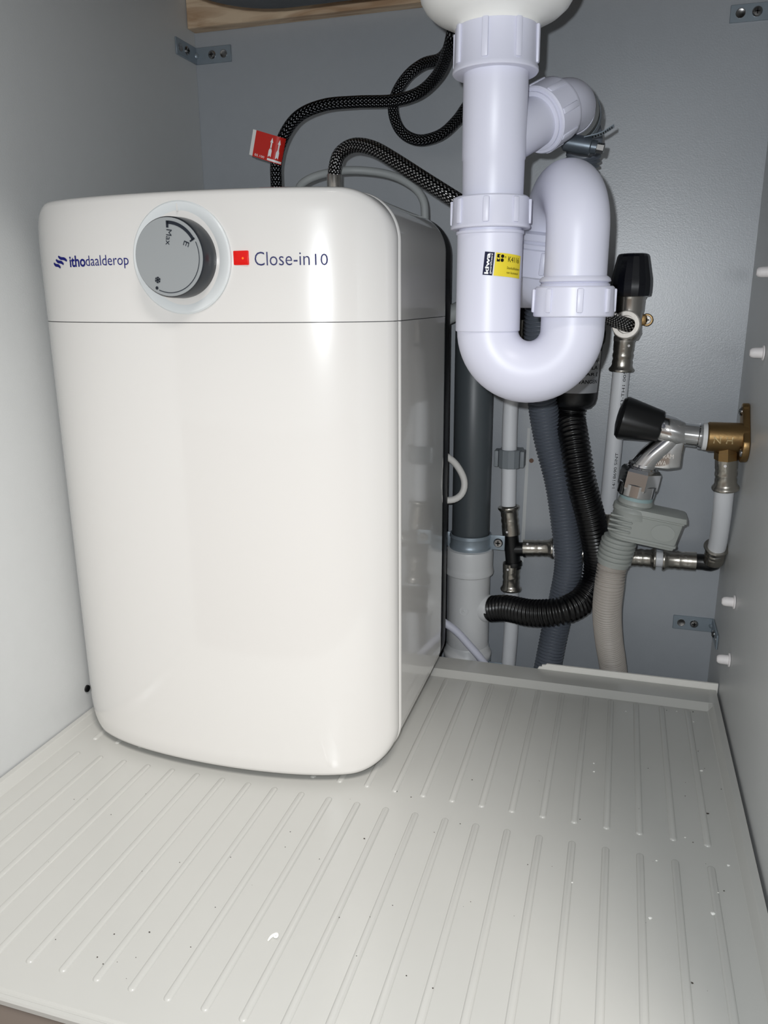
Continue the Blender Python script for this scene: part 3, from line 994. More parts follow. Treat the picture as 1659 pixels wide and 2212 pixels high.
# sleeve at its top, half hidden by the trap
uv_ = thing('inlet_valve', 'black valve with a steel sleeve on the white pipe behind the trap', 'valve', lp_top)
ud = (P(1122, 660, Y=YW) - lp_top).normalized()
press_sleeve(lp_top + ud * 0.026, -ud, 0.030, 0.0098, uv_)
mk('valve_body', lathe([(0.0085, 0.024), (0.0120, 0.026), (0.0120, 0.034), (0.0155, 0.036), (0.0155, 0.060), (0.010, 0.064)], lp_top, ud, 28), 'black_plastic', uv_)
# tee of black plastic with three steel sleeves
pt = thing('press_tee', 'black plastic pipe tee with three pressed steel sleeves', 'pipe fitting', teeC - Vector((0, 0, 0.04)))
dU = (lp_mid - teeC).normalized()
lowp = P(1104, 1275, Y=YW)
dDn = (lowp - teeC).normalized()
hrE = P(1500, 1212, Y=YW)
dH = (P(1203, 1187, Y=YW) - teeC).normalized()
mk('tee_body', join(lathe([(0.0072, -0.022), (0.0080, -0.022), (0.0080, 0.022), (0.0072, 0.022)], teeC, dU, 28), lathe([(0.0075, 0.0), (0.0075, 0.012), (0.0088, 0.0125), (0.0088, 0.015)], teeC, dH, 28), lathe([(0.0094, -0.0145), (0.0096, -0.0155), (0.0096, -0.0185), (0.009, -0.019)], teeC, dU, 28)), 'black_plastic', pt)
LU = (P(1098, 1093, Y=YW) - P(1104, 1153, Y=YW)).length
press_sleeve(P(1104, 1154, Y=YW), dU, LU, 0.0094, pt, dot=(-0.3, -1, 0))
LD = (P(1104, 1274, Y=YW) - P(1105, 1216, Y=YW)).length
press_sleeve(P(1105, 1216, Y=YW), dDn, LD, 0.0094, pt, dot=(-0.3, -1, 0))
LH = (P(1196, 1187, Y=YW) - P(1131, 1184, Y=YW)).length
press_sleeve(P(1131, 1184, Y=YW), dH, LH, 0.0092, pt, dot=(0, -0.7, 0.7))
pipe('water_pipe', [P(1104, 1272, Y=YW), P(1105, 1330, Y=YW), P(1101, 1400, Y=YW), P(1094, 1470, Y=YW), P(1086, 1560, Y=YW)], 0.0079, 'white water pipe running down below the black tee')
# horizontal run along the back panel
hA = P(1190, 1187, Y=YW)
hB = P(1440, 1209, Y=YW)
pipe('water_pipe', [hA, hA.lerp(hB, 0.5), hB], 0.0079, 'white water pipe running sideways behind the hanging hoses')
dB = (P(1500, 1213, Y=YW) - P(1440, 1209, Y=YW)).normalized()
cp = thing('press_coupling', 'steel sleeve with a flared mouth behind the beige hose', 'pipe fitting', P(1360, 1220, Y=YW))
press_sleeve(P(1352, 1203, Y=YW), dB, (P(1416, 1207, Y=YW) - P(1352, 1203, Y=YW)).length, 0.0095, cp)
cp2 = thing('press_coupling', 'short steel sleeve between the grey and the black hoses', 'pipe fitting', P(1262, 1208, Y=YW))
press_sleeve(P(1285, 1197, Y=YW), -dB, 0.016, 0.0095, cp2)
pe_ = thing('press_elbow', 'black plastic pipe elbow with two pressed steel sleeves', 'pipe fitting', P(1525, 1225, Y=YW))
press_sleeve(P(1503, 1213, Y=YW), -dB, (P(1503, 1213, Y=YW) - P(1431, 1208, Y=YW)).length, 0.0098, pe_)
elb = P(1538, 1216, Y=0.464)
upP = P(1553, 1180, Y=0.448)
mk('elbow_body', tube([P(1500, 1213, Y=YW), P(1518, 1214, Y=YW), elb, P(1546, 1200, Y=0.458)], 0.0082, 28, step=0.003)[:2], 'black_plastic', pe_)
brT = P(1570, 1000, Y=0.408)
dP = (P(1556, 1150, Y=0.440) - P(1541, 1212, Y=0.461)).normalized()
press_sleeve(P(1541, 1211, Y=0.461), dP, 0.021, 0.0098, pe_)
pipe('water_pipe', [P(1545, 1196, Y=0.455), P(1552, 1165, Y=0.444), P(1559, 1115, Y=0.428), P(1563, 1075, Y=0.417), P(1566, 1050, Y=0.411)], 0.0085, 'short white water pipe hanging from the brass elbow')
# clip on the left pipe
ck = P(1101, 990, Y=YW)
clip = thing('pipe_clip', 'grey plastic clip holding the left white pipe to the back panel', 'clip', ck - Vector((0, 0, 0.010)))
g = lathe([(0.0081, -0.0095), (0.0116, -0.0095), (0.0120, -0.0085), (0.0120, 0.0085), (0.0116, 0.0095), (0.0081, 0.0095)], ck, (0, 0, 1), sides=12, caps=False)
mk('clip_ring', g, 'clip_grey', clip, sharp=20)
for s in (-1, 1):
    mk('clip_wing', box((ck.x + s * 0.0135 - 0.0022, ck.y - 0.006, ck.z - 0.0085), (ck.x + s * 0.0135 + 0.0022, ck.y + 0.010, ck.z + 0.0085), 0.0008, 2), 'clip_grey', clip)
mk('clip_foot', box((ck.x - 0.012, ck.y + 0.009, ck.z - 0.0085), (ck.x + 0.012, D - 0.0004, ck.z + 0.0085), 0.0008, 1), 'clip_grey', clip)

# stop valve on the right-hand pipe
YV = 0.458
sv = thing('stop_valve', 'steel stop valve with a black cap on the printed white pipe', 'valve', P(1345, 800, Y=YV))
va = (P(1368, 560, Y=YV) - P(1362, 640, Y=YV)).normalized()
vb = P(1362, 641, Y=YV)
Lc = (P(1368, 548, Y=YV) - vb).length
mk('cap', lathe([(0.0160, 0.0), (0.0185, 0.0006), (0.0192, 0.004), (0.0193, 0.010), (0.0190, 0.016), (0.0148, Lc - 0.003), (0.0138, Lc - 0.0008), (0.0120, Lc)], vb, va, sides=18), 'valve_cap', sv, sharp=12)
vc = P(1357, 702, Y=YV)
mk('bonnet', lathe([(0.0132, -0.002), (0.0150, 0.0), (0.0136, 0.003), (0.0134, 0.012), (0.0120, 0.020), (0.0125, 0.030), (0.0130, 0.034), (0.0100, 0.040)], vb, -va, 36), 'nickel', sv)
od = (CAM - vc).normalized()
od = (od + Vector((-0.12, 0, 0.02))).normalized()
mk('outlet_ring', lathe([(0.0105, -0.012), (0.0118, -0.010), (0.0122, 0.010), (0.0128, 0.011), (0.0131, 0.016), (0.0126, 0.0185), (0.0120, 0.0190), (0.0084, 0.0190), (0.0080, 0.014)], vc, od, 44), 'nickel_rough', sv)
vt = P(1397, 691, Y=YV + 0.010)
lug = mk('screw_lug', lathe([(0.0058, -0.004), (0.0060, 0.0), (0.0052, 0.0012)], vt, (0, -1, 0), 24), 'brass', sv)
mk('lug_arm', box((P(1372, 690, Y=YV).x, YV + 0.005, vt.z - 0.005), (vt.x, YV + 0.013, vt.z + 0.005), 0.002, 2), 'brass', sv)
screw_head('screw', vt + Vector((0, -0.001, 0)), (0, -1, 0), 0.0044, sv, 'nickel_rough')
s0_ = P(1349, 733, Y=YV + 0.002)
s1_ = P(1342, 801, Y=YV + 0.004)
press_sleeve(s0_, (s1_ - s0_).normalized(), (s1_ - s0_).length, 0.0098, sv, dot=(0.5, -1, 0))
mk('sleeve_stop', lathe([(0.0095, 0), (0.0104, 0), (0.0104, 0.004), (0.0095, 0.004)], P(1350, 727, Y=YV + 0.002), (s1_ - s0_).normalized(), 28), 'nickel', sv)
pa, pb = P(1343, 790, Y=YV + 0.004), P(1311, 1112, Y=0.464)
rp_ = thing('water_pipe', 'white water pipe with black printed text below the stop valve', 'pipe', pb)
mk('pipe_wall', tube([pa, pa.lerp(pb, 0.5), pb], 0.0082, 32, step=0.01)[:2], 'water_white', rp_)
pax = (pb - pa).normalized()
prv = (CAM - pa)
Lp = (pb - pa).length
def pipe_text(s, f0, f1, h=0.0030):
    sf = cyl_surf(pb, -pax, prv, 0.0083, R_(30), 0.0)
    w = (f1 - f0) * Lp
    return text_geo(s, w, h, lambda x, y: sf(-y + 0.001, (1 - f1) * Lp + x))
mk('lettering_batch', pipe_text('-002373-TH1 005', 0.03, 0.36), 'print_black', rp_, smooth=False)
mk('lettering_standard', pipe_text('14/18690 SINT', 0.56, 0.80), 'print_black', rp_, smooth=False)
mk('bottom_sleeve', lathe([(0.0080, -0.003), (0.0098, -0.003), (0.0100, 0.002), (0.0092, 0.004), (0.0092, 0.02)], pb, pax, 28), 'press_steel', rp_)

# small white pipe that slants out behind the boiler
pipe('overflow_pipe', [P(900, 715, Y=0.425), P(975, 678, Y=0.425), P(1045, 645, Y=0.425)], 0.0085, 'short pale pipe slanting out behind the boiler', 'cable_grey')

# ---------------------------------------------------------------- washing machine tap
YT = 0.405
bz = P(1570, 940, Y=YT)
be = thing('brass_wall_elbow', 'brass wall elbow screwed to the right cabinet side', 'pipe fitting', (W, YT, bz.z - 0.03))
XM = Vector((-1, 0, 0))
T = lambda px, py, dy=0.0: P(px, py, Y=YT + dy)
bl = T(1527, 943)
bo = Vector((W - 0.0005, YT, bl.z))
mk('elbow_barrel', lathe([(0.0128, 0.0), (0.0132, 0.002), (0.0132, (bo - bl).length - 0.001), (0.0124, (bo - bl).length), (0.0095, (bo - bl).length)], bo, XM, 40), 'brass', be)
mk('wall_plate', prism(arc_pts(YT + 0.012, bl.z + 0.022, 0.0075, -20, 160, 8) + arc_pts(YT - 0.004, bl.z - 0.006, 0.0150, 160, 340, 14), (0, 0, 0), Vector((0, 1, 0)), Vector((0, 0, 1)), Vector((1, 0, 0)), W - 0.0062, W - 0.0003, 0.001), 'brass', be)
screw_head('screw', (W - 0.0062, YT + 0.012, bl.z + 0.022), (-1, 0, 0), 0.0042, be)
screw_head('screw', (W - 0.0062, YT - 0.013, bl.z - 0.011), (-1, 0, 0), 0.0038, be)
bs0, bs1 = T(1570, 972, 0.001), P(1567, 1056, Y=0.4115)
bdir = (bs1 - bs0).normalized()
mk('down_leg', lathe([(0.0100, -0.014), (0.0100, 0.0), (0.0106, 0.001), (0.0106, 0.008)], bs0, bdir, sides=8), 'brass', be, sharp=20)
press_sleeve(bs0 + bdir * 0.007, bdir, (bs1 - bs0).length - 0.007, 0.0098, be, dot=(-0.2, -1, 0))
tf = Vector((0, -1, 0))
nt_ = T(1553, 953)
def barrel_text(x, y):
    th = math.asin(max(-0.99, min(0.99, (nt_.z + y - bl.z) / 0.0132)))
    return Vector((nt_.x - 0.006 + x, YT - 0.01345 * math.cos(th), bl.z + 0.0134 * math.sin(th)))
mk('raised_letters', text_geo('N H', 0.0160, 0.0060, barrel_text), 'brass_light', be, smooth=False)

tap = thing('appliance_tap', 'chrome washing machine tap with a black knob on the brass elbow', 'tap', T(1400, 1010))
mk('thread_tape', lathe([(0.0098, 0), (0.0122, 0.0003), (0.0120, 0.0038), (0.0098, 0.0042)], Vector((bl.x, YT, bl.z)), XM, 32), 'tape_white', tap)
j0, j1 = Vector((bl.x - 0.003, YT, bl.z)), T(1462, 936)
kn0, kn1 = T(1426, 922), T(1341, 901)
kd = (kn1 - kn0).normalized()
body_ = [lathe([(0.0108, 0), (0.0116, 0.001), (0.0116, 0.004), (0.0104, 0.005), (0.0104, 0.016), (0.0112, 0.020), (0.0120, (j1 - j0).length)], j0, j1 - j0, 36),
         lathe([(0.0090, -0.010), (0.0122, -0.002), (0.0130, 0.006), (0.0128, (kn0 - j1).length), (0.0110, (kn0 - j1).length + 0.002)], j1, kn0 - j1, 36)]
o0, o1 = T(1470, 932), T(1386, 1008)
body_.append(tube([T(1462, 938), T(1440, 958), T(1408, 985), T(1388, 1008)], lambda s, f: 0.0098 + 0.0020 * f, 32, step=0.002)[:2])
e1_, e2_, e3_ = Vector((1, 0, 0)), Vector((0, 0, 1)), Vector((0, 1, 0))
web = [T(1448, 935), T(1480, 948), T(1473, 975), T(1469, 1008), T(1440, 1012), T(1395, 1006), T(1412, 975)]
body_.append(prism([(p.x, p.z) for p in web], (0, 0, 0), e1_, e2_, e3_, YT - 0.0088, YT + 0.0088, 0.0022))
tb = mk('tap_body', join(*body_), 'chrome', tap, sharp=50)
nd = (T(1373, 1070) - T(1389, 1008)).normalized()
nb = T(1388, 1006)
Ln = (T(1373, 1070) - T(1389, 1008)).length
mk('spout_thread', lathe([(0.0128, -0.002), (0.0134, 0.0), (0.0128, 0.001), (0.0134, 0.002), (0.0128, 0.003), (0.0134, 0.004), (0.0128, 0.006)], nb, nd, 36), 'chrome', tap)
hexn = mk('union_nut', lathe([(0.0130, 0.002), (0.0165, 0.0022), (0.0184, 0.005), (0.0184, Ln * 0.72), (0.0168, Ln * 0.82), (0.0164, Ln), (0.013, Ln)], nb, nd, sides=6, ref=(0.35, -1, 0)), 'chrome', tap, sharp=25)
mk('nut_collar', lathe([(0.0150, Ln * 0.55), (0.0172, Ln * 0.60), (0.0170, Ln * 0.98), (0.0160, Ln * 1.02)], nb, nd, 40), 'chrome', tap)
Lk = (kn1 - kn0).length
kb = lathe([(0.0130, -0.001), (0.0146, 0.0), (0.0150, 0.002), (0.0198, Lk * 0.90), (0.0196, Lk * 0.96), (0.0170, Lk * 1.04), (0.0080, Lk * 1.09), (0.001, Lk * 1.10)], kn0, kd, sides=24, ref=(0.3, -1, 0.4))
V, F = kb
# flats cut into the knob's sides
a_, u_, w_ = frame(kd, (0.3, -1, 0.4))
V2 = []
for v in V:
    q = v - kn0
    t, x, y = q.dot(a_), q.dot(u_), q.dot(w_)
    for ang in (0, 120, 240):
        c, s = math.cos(R_(ang)), math.sin(R_(ang))
        d = x * c + y * s
        lim = 0.0122 + 0.0075 * max(0, min(1, t / Lk))
        if d > lim:
            x -= (d - lim) * c
            y -= (d - lim) * s
    V2.append(kn0 + a_ * t + u_ * x + w_ * y)
mk('knob', (V2, F), 'black_plastic', tap, sharp=30)
wt = T(1437, 985)
def web_text(x, y):
    return Vector((wt.x + x, YT - 0.0091, wt.z + y))
mk('raised_letters', text_geo('KIWA', 0.0115, 0.0042, lambda x, y: Vector((T(1409, 1002).x + x, YT - 0.0091, T(1409, 1000).z + y))), 'nickel_rough', tap, smooth=False)
mk('raised_letters', text_geo('RAM', 0.0090, 0.0038, lambda x, y: Vector((T(1431, 988).x + x, YT - 0.0091, T(1431, 986).z + y))), 'nickel_rough', tap, smooth=False)

# water-stop connector and beige inlet hose
ws = thing('inlet_hose', 'beige corrugated inlet hose with a grey water-stop block on the chrome tap', 'hose', P(1330, 1560, Y=0.445))
w0 = T(1377, 1066)
YS = YT
mk('seal_ring', lathe([(0.012, 0), (0.0148, 0.0), (0.0150, 0.006), (0.0138, 0.0075)], w0, nd, 36), 'aqua_ring', ws)
# local axes of the block: e1 towards its far end, e2 down its barrel
ee2 = (T(1340, 1170) - T(1362, 1080)).normalized()
ee1 = (T(1475, 1135) - T(1350, 1112)).normalized()
ee1 = (ee1 - ee2 * ee1.dot(ee2)).normalized()
ee3 = ee1.cross(ee2).normalized()
if ee3.y < 0:
    ee3 = -ee3
wo = T(1361, 1123)
L0 = (wo - w0).length
mk('block_neck', lathe([(0.0140, 0.004), (0.0158, 0.006), (0.0162, 0.009), (0.0150, 0.0105), (0.0178, 0.013), (0.0188, 0.016), (0.0176, 0.019), (0.0180, 0.022)], w0, ee2, 40), 'aqua_grey', ws)
def stadium(x0, x1, hw, n=12):
    """plan of the block: round at the barrel, squarish at the far end"""
    p = [(x0 + hw - hw * math.sin(math.pi * i / n) * 1.0, -hw * math.cos(math.pi * i / n)) for i in range(n + 1)]
    c = 0.004
    p += [(x1 - c, hw), (x1 - c * 0.3, hw - c * 0.3), (x1, hw - c), (x1, -hw + c), (x1 - c * 0.3, -hw + c * 0.3), (x1 - c, -hw)]
    return p
hgt_ = 0.0315
lay = [(-0.0160, 0.0130, 0.0440), (-0.0150, 0.0165, 0.0480), (-0.0105, 0.0170, 0.0490), (-0.0100, 0.0162, 0.0475), (-0.0085, 0.0162, 0.0475), (-0.0080, 0.0154, 0.0462), (0.0120, 0.0150, 0.0440), (0.0125, 0.0158, 0.0450), (0.0145, 0.0160, 0.0450), (0.0150, 0.0152, 0.0440), (0.0172, 0.0148, 0.0430), (0.0180, 0.0125, 0.0405)]
V, F = [], []
n = 0
for t, hw, x1 in lay:
    s = stadium(-0.0185 + (0.0170 - hw), x1, hw)
    n = len(s)
    V += [wo + ee1 * a + ee3 * b + ee2 * t for a, b in s]
for k in range(len(lay) - 1):
    for i in range(n):
        j = (i + 1) % n
        F.append((k * n + i, k * n + j, (k + 1) * n + j, (k + 1) * n + i))
F.append(tuple(range(n)))
F.append(tuple(range((len(lay) - 1) * n, len(lay) * n)))
blk = mk('water_stop_block', (V, F), 'aqua_grey', ws, sharp=30)
mk('oval_relief', ([wo + ee1 * (0.030 + 0.0105 * math.cos(2 * math.pi * i / 32) * 1.0) + ee2 * (0.002 + 0.0078 * math.sin(2 * math.pi * i / 32)) + ee3 * (-0.01535 - k) for k in (0.0006, 0.0) for i in range(32)] ,
    [tuple((i, (i + 1) % 32, 32 + (i + 1) % 32, 32 + i)) for i in range(32)] + [tuple(range(32))]), 'aqua_grey', blk, sharp=20)
for k in range(4):
    mk('grip_rib', obox(wo + ee2 * (-0.0055 + 0.0046 * k), ee1, ee2, ee3, (-0.0190, -0.0010, -0.0164), (0.002, 0.0010, -0.010), 0.0006, 1), 'aqua_grey', blk)
c0 = T(1340, 1158)
c1 = T(1321, 1228)
cd = (c1 - c0).normalized()
Lcc = (P(1322, 1222, Y=0.408) - c0).length
pr = [(0.0125, 0.0), (0.0152, 0.001)]
for k in range(5):
    t = 0.004 + k * 0.0046
    pr += [(0.0150, t), (0.0166, t + 0.0006), (0.0166, t + 0.0026), (0.0150, t + 0.0032)]
pr += [(0.0148, 0.0290), (0.0130, 0.0295)]
mk('ribbed_collar', lathe(pr, c0, cd, 36), 'aqua_grey', ws, sharp=25)
he = c0 + cd * 0.026
hb = [he, he + cd * 0.008, P(1316, 1265, Y=0.404), P(1311, 1320, Y=0.412), P(1315, 1380, Y=0.432), P(1324, 1440, Y=0.449), P(1330, 1500, Y=0.4525), P(1334, 1580, Y=0.4525)]
mk('corrugated_tube', tube(hb, corr(0.0142, 0.0022, 0.0030), 28, step=0.0005), 'hose_beige', ws, sharp=70)

# ---------------------------------------------------------------- braided hoses, tag and cables
def braided(name, pts, rad, m, label, ferrule=None):
    t = thing(name, label, 'hose', pts[0])
    mk('braid', tube(pts, rad, 24, step=0.0025), m, t, sharp=80)
    if ferrule:
        o, d = ferrule
        mk('ferrule', lathe([(0.0050, -0.008), (0.0064, -0.007), (0.0064, 0.006), (0.0056, 0.0075)], o, d, 28), 'nickel', t)
    return t
q1 = P(597, 400, Y=0.340)
h1 = [Vector((q1.x, q1.y, 0.4468)), Vector((q1.x, q1.y, max(q1.z, 0.4500))), P(597, 350, Y=0.342), P(612, 296, Y=0.348), P(645, 251, Y=0.358), P(700, 227, Y=0.372), P(770, 220, Y=0.388), P(850, 217, Y=0.400), P(905, 200, Y=0.398), P(945, 162, Y=0.380), P(966, 115, Y=0.350), P(978, 70, Y=0.330), P(985, 20, Y=0.335), P(994, -20, Y=0.352), P(1000, -60, Y=0.362)]
braided('braided_hose', h1, 0.0051, 'braid_black', 'dark braided hose with a red tag rising from the boiler', (Vector((q1.x, q1.y, 0.4550)), Vector((0, 0, 1))))
h2 = [P(1020, -60, Y=0.385), P(1004, 0, Y=0.385), P(985, 70, Y=0.392), P(955, 124, Y=0.415), P(915, 138, Y=0.430), P(880, 165, Y=0.436), P(855, 205, Y=0.436), P(850, 245, Y=0.438), P(868, 285, Y=0.442), P(905, 303, Y=0.445), P(950, 292, Y=0.440), P(985, 262, Y=0.430), P(1012, 225, Y=0.415), P(1040, 190, Y=0.40), P(1060, 100, Y=0.395), P(1068, 0, Y=0.39), P(1070, -60, Y=0.39)]
braided('braided_hose', h2, 0.0051, 'braid_black', 'dark braided hose hanging in a loop against the back panel')
q3 = P(722, 395, Y=0.344)
h3 = [Vector((q3.x, q3.y, 0.4468)), Vector((q3.x, q3.y, max(q3.z, 0.4500))), P(724, 360, Y=0.342), P(735, 331, Y=0.338), P(765, 314, Y=0.330), P(805, 320, Y=0.318), P(850, 345, Y=0.306), P(910, 384, Y=0.294), P(985, 432, Y=0.284), P(1060, 480, Y=0.285), P(1130, 520, Y=0.318), P(1200, 598, Y=0.362), P(1262, 655, Y=0.395), P(1310, 683, Y=0.424), P(1338, 696, Y=0.436), P(1356, 702, Y=0.442), P(1358, 703, Y=0.447)]
braided('braided_hose', h3, lambda s, f: 0.0056 + 0.0010 * f, 'braid_steel', 'silver braided hose running from the boiler to the stop valve', (q3, Vector((0, 0, 1))))
# red tag folded round the hose
tg = thing('hose_tag', 'red paper tag with white arrows folded round the dark hose', 'tag', P(600, 352, Y=0.335))
def tagp(px, py, Y=0.3345):
    return P(px, py, Y=Y)
tl, tm_, tr_ = [(547, 279), (538, 335)], [(597, 293), (588, 350)], [(618, 299), (607, 358)]
def tag_pt(a, b):
    """a: 0 free edge .. 1 wrapped edge, b: 0 bottom .. 1 top"""
    q0 = Vector((538 + (607 - 538) * a, 335 + (357 - 335) * a, 0))
    q1 = Vector((547 + (618 - 547) * a, 279 + (300 - 279) * a, 0))
    q = q0.lerp(q1, b)
    dy = 0.0
    if a > 0.68:
        dy = 0.007 * ((a - 0.68) / 0.32) ** 2
    return q.x, q.y, 0.3335 + dy
def tag_surf(a, b, lift=0.0):
    x, y, Y = tag_pt(a, b)
    return P(x, y, Y=Y - lift)
front = patch(lambda a, b: tag_surf(a, b, 0.0), 0.1, 1.0, 0, 1, 20, 4)
backp = patch(lambda a, b: tag_surf(a, b, -0.0008), 0.0, 1.0, 0.02, 1.0, 20, 4)
mk('red_front', front, 'tag_red', tg)
mk('white_back', backp, 'tag_white', tg, label='white back fold')
def tpoly(pp):
    return [tag_surf(a, b, 0.0004) for a, b in pp], [tuple(range(len(pp)))]
gs = []
for ax in (0.60, 0.83):
    gs += [tpoly([(ax - 0.028, 0.16), (ax, 0.22), (ax + 0.045, 0.16), (ax + 0.05, 0.40), (ax + 0.025, 0.50), (ax - 0.015, 0.50), (ax - 0.045, 0.40), (ax - 0.045, 0.16)]),
           tpoly([(ax - 0.015, 0.48), (ax + 0.025, 0.48), (ax + 0.025, 0.72), (ax - 0.015, 0.72)]),
           tpoly([(ax - 0.04, 0.71), (ax + 0.05, 0.71), (ax + 0.005, 0.90)])]
gs.append(patch(lambda a, b: tag_surf(a, b, 0.0004), 0.55, 0.99, 0.03, 0.11, 12, 1))
mk('arrow_print', join(*gs), 'print_white', tg, smooth=False)
mk('lettering_code', text_geo('05.100', 0.30, 0.085, lambda x, y: tag_surf(0.16 + x, 0.05 + y, 0.0004)), 'print_white', tg, smooth=False)

def cable(name, pts, r, m, label):
    return tag(mk(name, tube(pts, r, 18, step=0.003)[:2], m), label, 'cable')
cable('power_cable', [P(640, 420, Y=0.350), P(655, 395, Y=0.358), P(695, 377, Y=0.368), P(760, 368, Y=0.385), P(835, 376, Y=0.392), P(885, 398, Y=0.392), P(912, 428, Y=0.391), P(918, 470, Y=0.3905), P(915, 560, Y=0.391)], 0.0036, 'cable_grey', 'grey cable arching over the top of the boiler')
cable('cable_loop', [P(925, 965, Y=0.402), P(960, 983, Y=0.405), P(985, 1003, Y=0.412), P(1002, 1035, Y=0.415), P(1000, 1062, Y=0.413), P(983, 1078, Y=0.408), P(955, 1080, Y=0.404), P(920, 1070, Y=0.402)], 0.0034, 'cable_white', 'white cable looping out behind the boiler')
cable('low_cable', [P(900, 1310, Y=0.412), P(955, 1342, Y=0.412), P(985, 1363, Y=0.413), P(1012, 1392, Y=0.414), P(1040, 1425, Y=0.416), P(1075, 1475, Y=0.418), P(1100, 1530, Y=0.42)], 0.0042, 'cable_lilac', 'pale lilac cable crossing the white waste fitting')

# ---------------------------------------------------------------- brackets and plugs
def hole(name, org, nrm, r, parent):
    return mk(name, lathe([(r * 1.12, 0), (r * 1.12, 0.00025), (r, 0.0003), (r * 0.9, 0.0001)], org, nrm, 20), 'screw_steel', parent)
def bracket(corner, sx, z0, z1, la, lb, label):
    """an angle in the corner (x side sx), one leaf on the back panel, one on the side panel"""
    t = thing('corner_bracket', label, 'bracket', (corner, D, z0))
    th = 0.0018
    zc_ = (z0 + z1) / 2
    xa, xb = corner + sx * 0.0008, corner + sx * la
    mk('back_leaf', box((min(xa, xb), D - th - 0.0002, z0), (max(xa, xb), D - 0.0002, z1), 0.0004, 1), 'zinc', t)
    xs = sorted((corner + sx * 0.0003, corner + sx * (th + 0.0003)))
    mk('side_leaf', box((xs[0], D - lb, z0), (xs[1], D - 0.0006, z1), 0.0004, 1), 'zinc', t)
    mk('bend_gusset', lathe([(0.0030, 0), (0.0024, 0.0015), (0.0008, 0.0022)], (corner + sx * 0.0022, D - 0.0030, zc_), (sx, -1, 0), 16), 'zinc', t)
    screw_head('screw', (corner + sx * la * 0.48, D - th - 0.0002, zc_), (0, -1, 0), 0.0042, t)
    hole('round_hole', (corner + sx * la * 0.80, D - th - 0.0002, zc_), (0, -1, 0), 0.0036, t)
    screw_head('screw', (corner + sx * (th + 0.0003), D - lb * 0.52, zc_), (sx, 0, 0), 0.0042, t)
    hole('round_hole', (corner + sx * (th + 0.0003), D - lb * 0.82, zc_), (sx, 0, 0), 0.0036, t)
bracket(0.0, 1, 0.6170, 0.6330, 0.0420, 0.0420, 'zinc angle bracket in the corner under the wooden batten')
bracket(W, -1, 0.6072, 0.6213, 0.0420, 0.0420, 'zinc angle bracket high up beside the sink drain')
bracket(W, -1, 0.0328, 0.0480, 0.0405, 0.0460, 'zinc angle bracket low in the corner by the white plugs')

def plug(px, py, label):
    o = P(px, py, X=W)
    t = thing('shelf_plug', label, 'plug', (W, o.y, o.z), 'white plugs in the right cabinet side')
    XN = Vector((-1, 0, 0))
    mk('flange', lathe([(0.0042, 0.0003), (0.0064, 0.0004), (0.0062, 0.0014), (0.0044, 0.0018)], (W, o.y, o.z), XN, 28), 'plug_white', t)
    mk('peg', lathe([(0.0044, 0.0012), (0.0043, 0.0075), (0.0038, 0.0098), (0.0024, 0.0112), (0.0006, 0.0114)], (W, o.y, o.z), XN, 28), 'plug_white', t)
plug(1666, 587, 'white shelf plug highest up the right cabinet side')
plug(1651, 762, 'white shelf plug on the right side, level with the stop valve sleeve')
plug(1588, 1301, 'white shelf plug just above the low zinc bracket')
plug(1577, 1426, 'white shelf plug just below the low zinc bracket')
# a black screw cap on the left side, by the boiler's foot
o = P(187, 1487, X=0.0)
tag(mk('screw_cap', lathe([(0.0034, 0.0003), (0.0032, 0.0016), (0.001, 0.0020)], o, (1, 0, 0), 18), 'black_plastic'), 'small black screw cap on the left side by the boiler corner', 'screw cap')

# ---------------------------------------------------------------- crumbs on the tray
def crumb(px, py, r, m, label, group):
    o = P(px, py, Z=0.0)
    if not (0.0125 < o.x < 0.5545 and -0.062 < o.y < 0.3705):
        return
    # on top of a rib where one lies there
    k = round((X0 - o.x) / PITCH)
    on = abs(o.x - (X0 - PITCH * k)) < 0.003 and (-0.05 < o.y < 0.152 or 0.169 < o.y < 0.371)
    z = 0.0010 if on else 0.0
    bm = bmesh.new()
    bmesh.ops.create_icosphere(bm, subdivisions=1, radius=r)
    for v in bm.verts:
        v.co = Vector((v.co.x * random.uniform(0.7, 1.5), v.co.y * random.uniform(0.7, 1.3), v.co.z * random.uniform(0.3, 0.6)))
    zz = min(v.co.z for v in bm.verts)
    V, F = bm_geo(bm)
    bm.free()
    c = mk('crumb', ([Vector((o.x, o.y, z)) + v - Vector((0, 0, zz)) for v in V], F), m, smooth=False)
    tag(c, label, 'crumb', group)
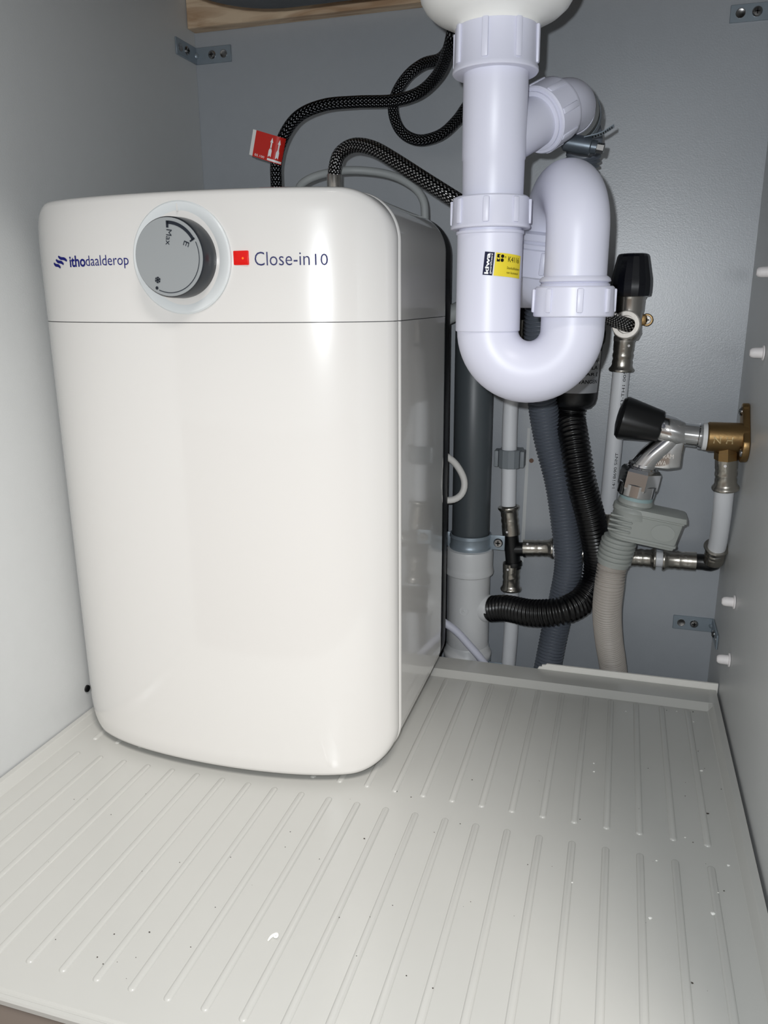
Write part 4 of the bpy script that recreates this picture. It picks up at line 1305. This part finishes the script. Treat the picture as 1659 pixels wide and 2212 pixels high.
for px, py, r in ((1404, 1985, 1.3), (1540, 1975, 1.4), (1283, 1650, 0.9), (1283, 1668, 0.9), (1515, 1666, 1.2), (1573, 1870, 0.9), (1418, 1860, 0.7), (1480, 1810, 0.7), (1551, 1932, 0.6), (1352, 1537, 0.7), (1498, 1560, 0.7), (1462, 1537, 0.7), (1236, 1910, 0.6)):
    crumb(px, py, r / 1000, 'crumb_white', 'tiny white crumb lying on the grey tray', 'white crumbs on the tray')
drk = [(1529, 1758, 1.2), (1497, 1820, 0.6), (1508, 1623, 0.6), (1522, 1660, 0.5), (1558, 1705, 0.6), (1564, 1925, 0.7), (1495, 2124, 1.0), (247, 2018, 0.7), (323, 2014, 0.8), (210, 2068, 0.7), (223, 2086, 0.6), (388, 1863, 0.5), (498, 1852, 0.5), (1020, 1685, 0.7), (938, 1798, 0.5), (858, 1712, 0.6), (888, 1722, 0.7), (994, 1780, 0.6), (787, 1812, 0.9), (1253, 1770, 0.6), (1140, 1868, 0.5), (1480, 1720, 0.6), (935, 2138, 0.6), (1330, 1510, 0.6), (1420, 1522, 0.7), (1440, 1535, 0.6), (1497, 1538, 0.9), (1400, 1660, 0.5), (1380, 1750, 0.4), (120, 2030, 0.5), (627, 1797, 0.5), (616, 1830, 0.5), (690, 1856, 0.5), (240, 1760, 0.5), (160, 1727, 0.5), (412, 2046, 0.5), (465, 1960, 0.5), (733, 1985, 0.5), (848, 1956, 0.5), (878, 2108, 0.6)]
for i in range(25):
    drk.append((random.uniform(100, 1560), random.uniform(1560, 2180), random.uniform(0.25, 0.45)))
for px, py, r in drk:
    if 0 < px < 860 and py < 1690:
        continue
    crumb(px, py, r * 0.72 / 1000, 'crumb_dark', 'tiny dark speck of dirt lying on the grey tray', 'dark specks on the tray')
# a curl of white shaving
cv = [P(579, 2032, Z=0.0009), P(585, 2024, Z=0.0009), P(593, 2019, Z=0.0009), P(599, 2018, Z=0.0012), P(598, 2024, Z=0.0014), P(592, 2024, Z=0.0012)]
tag(mk('plastic_shaving', tube(cv, lambda s, f: 0.0009 * (0.6 + 0.5 * math.sin(f * 3.1)), 10, step=0.0006)[:2], 'crumb_white'), 'white curled plastic shaving lying on the tray', 'shaving')

bpy.data.objects.remove(TXO)
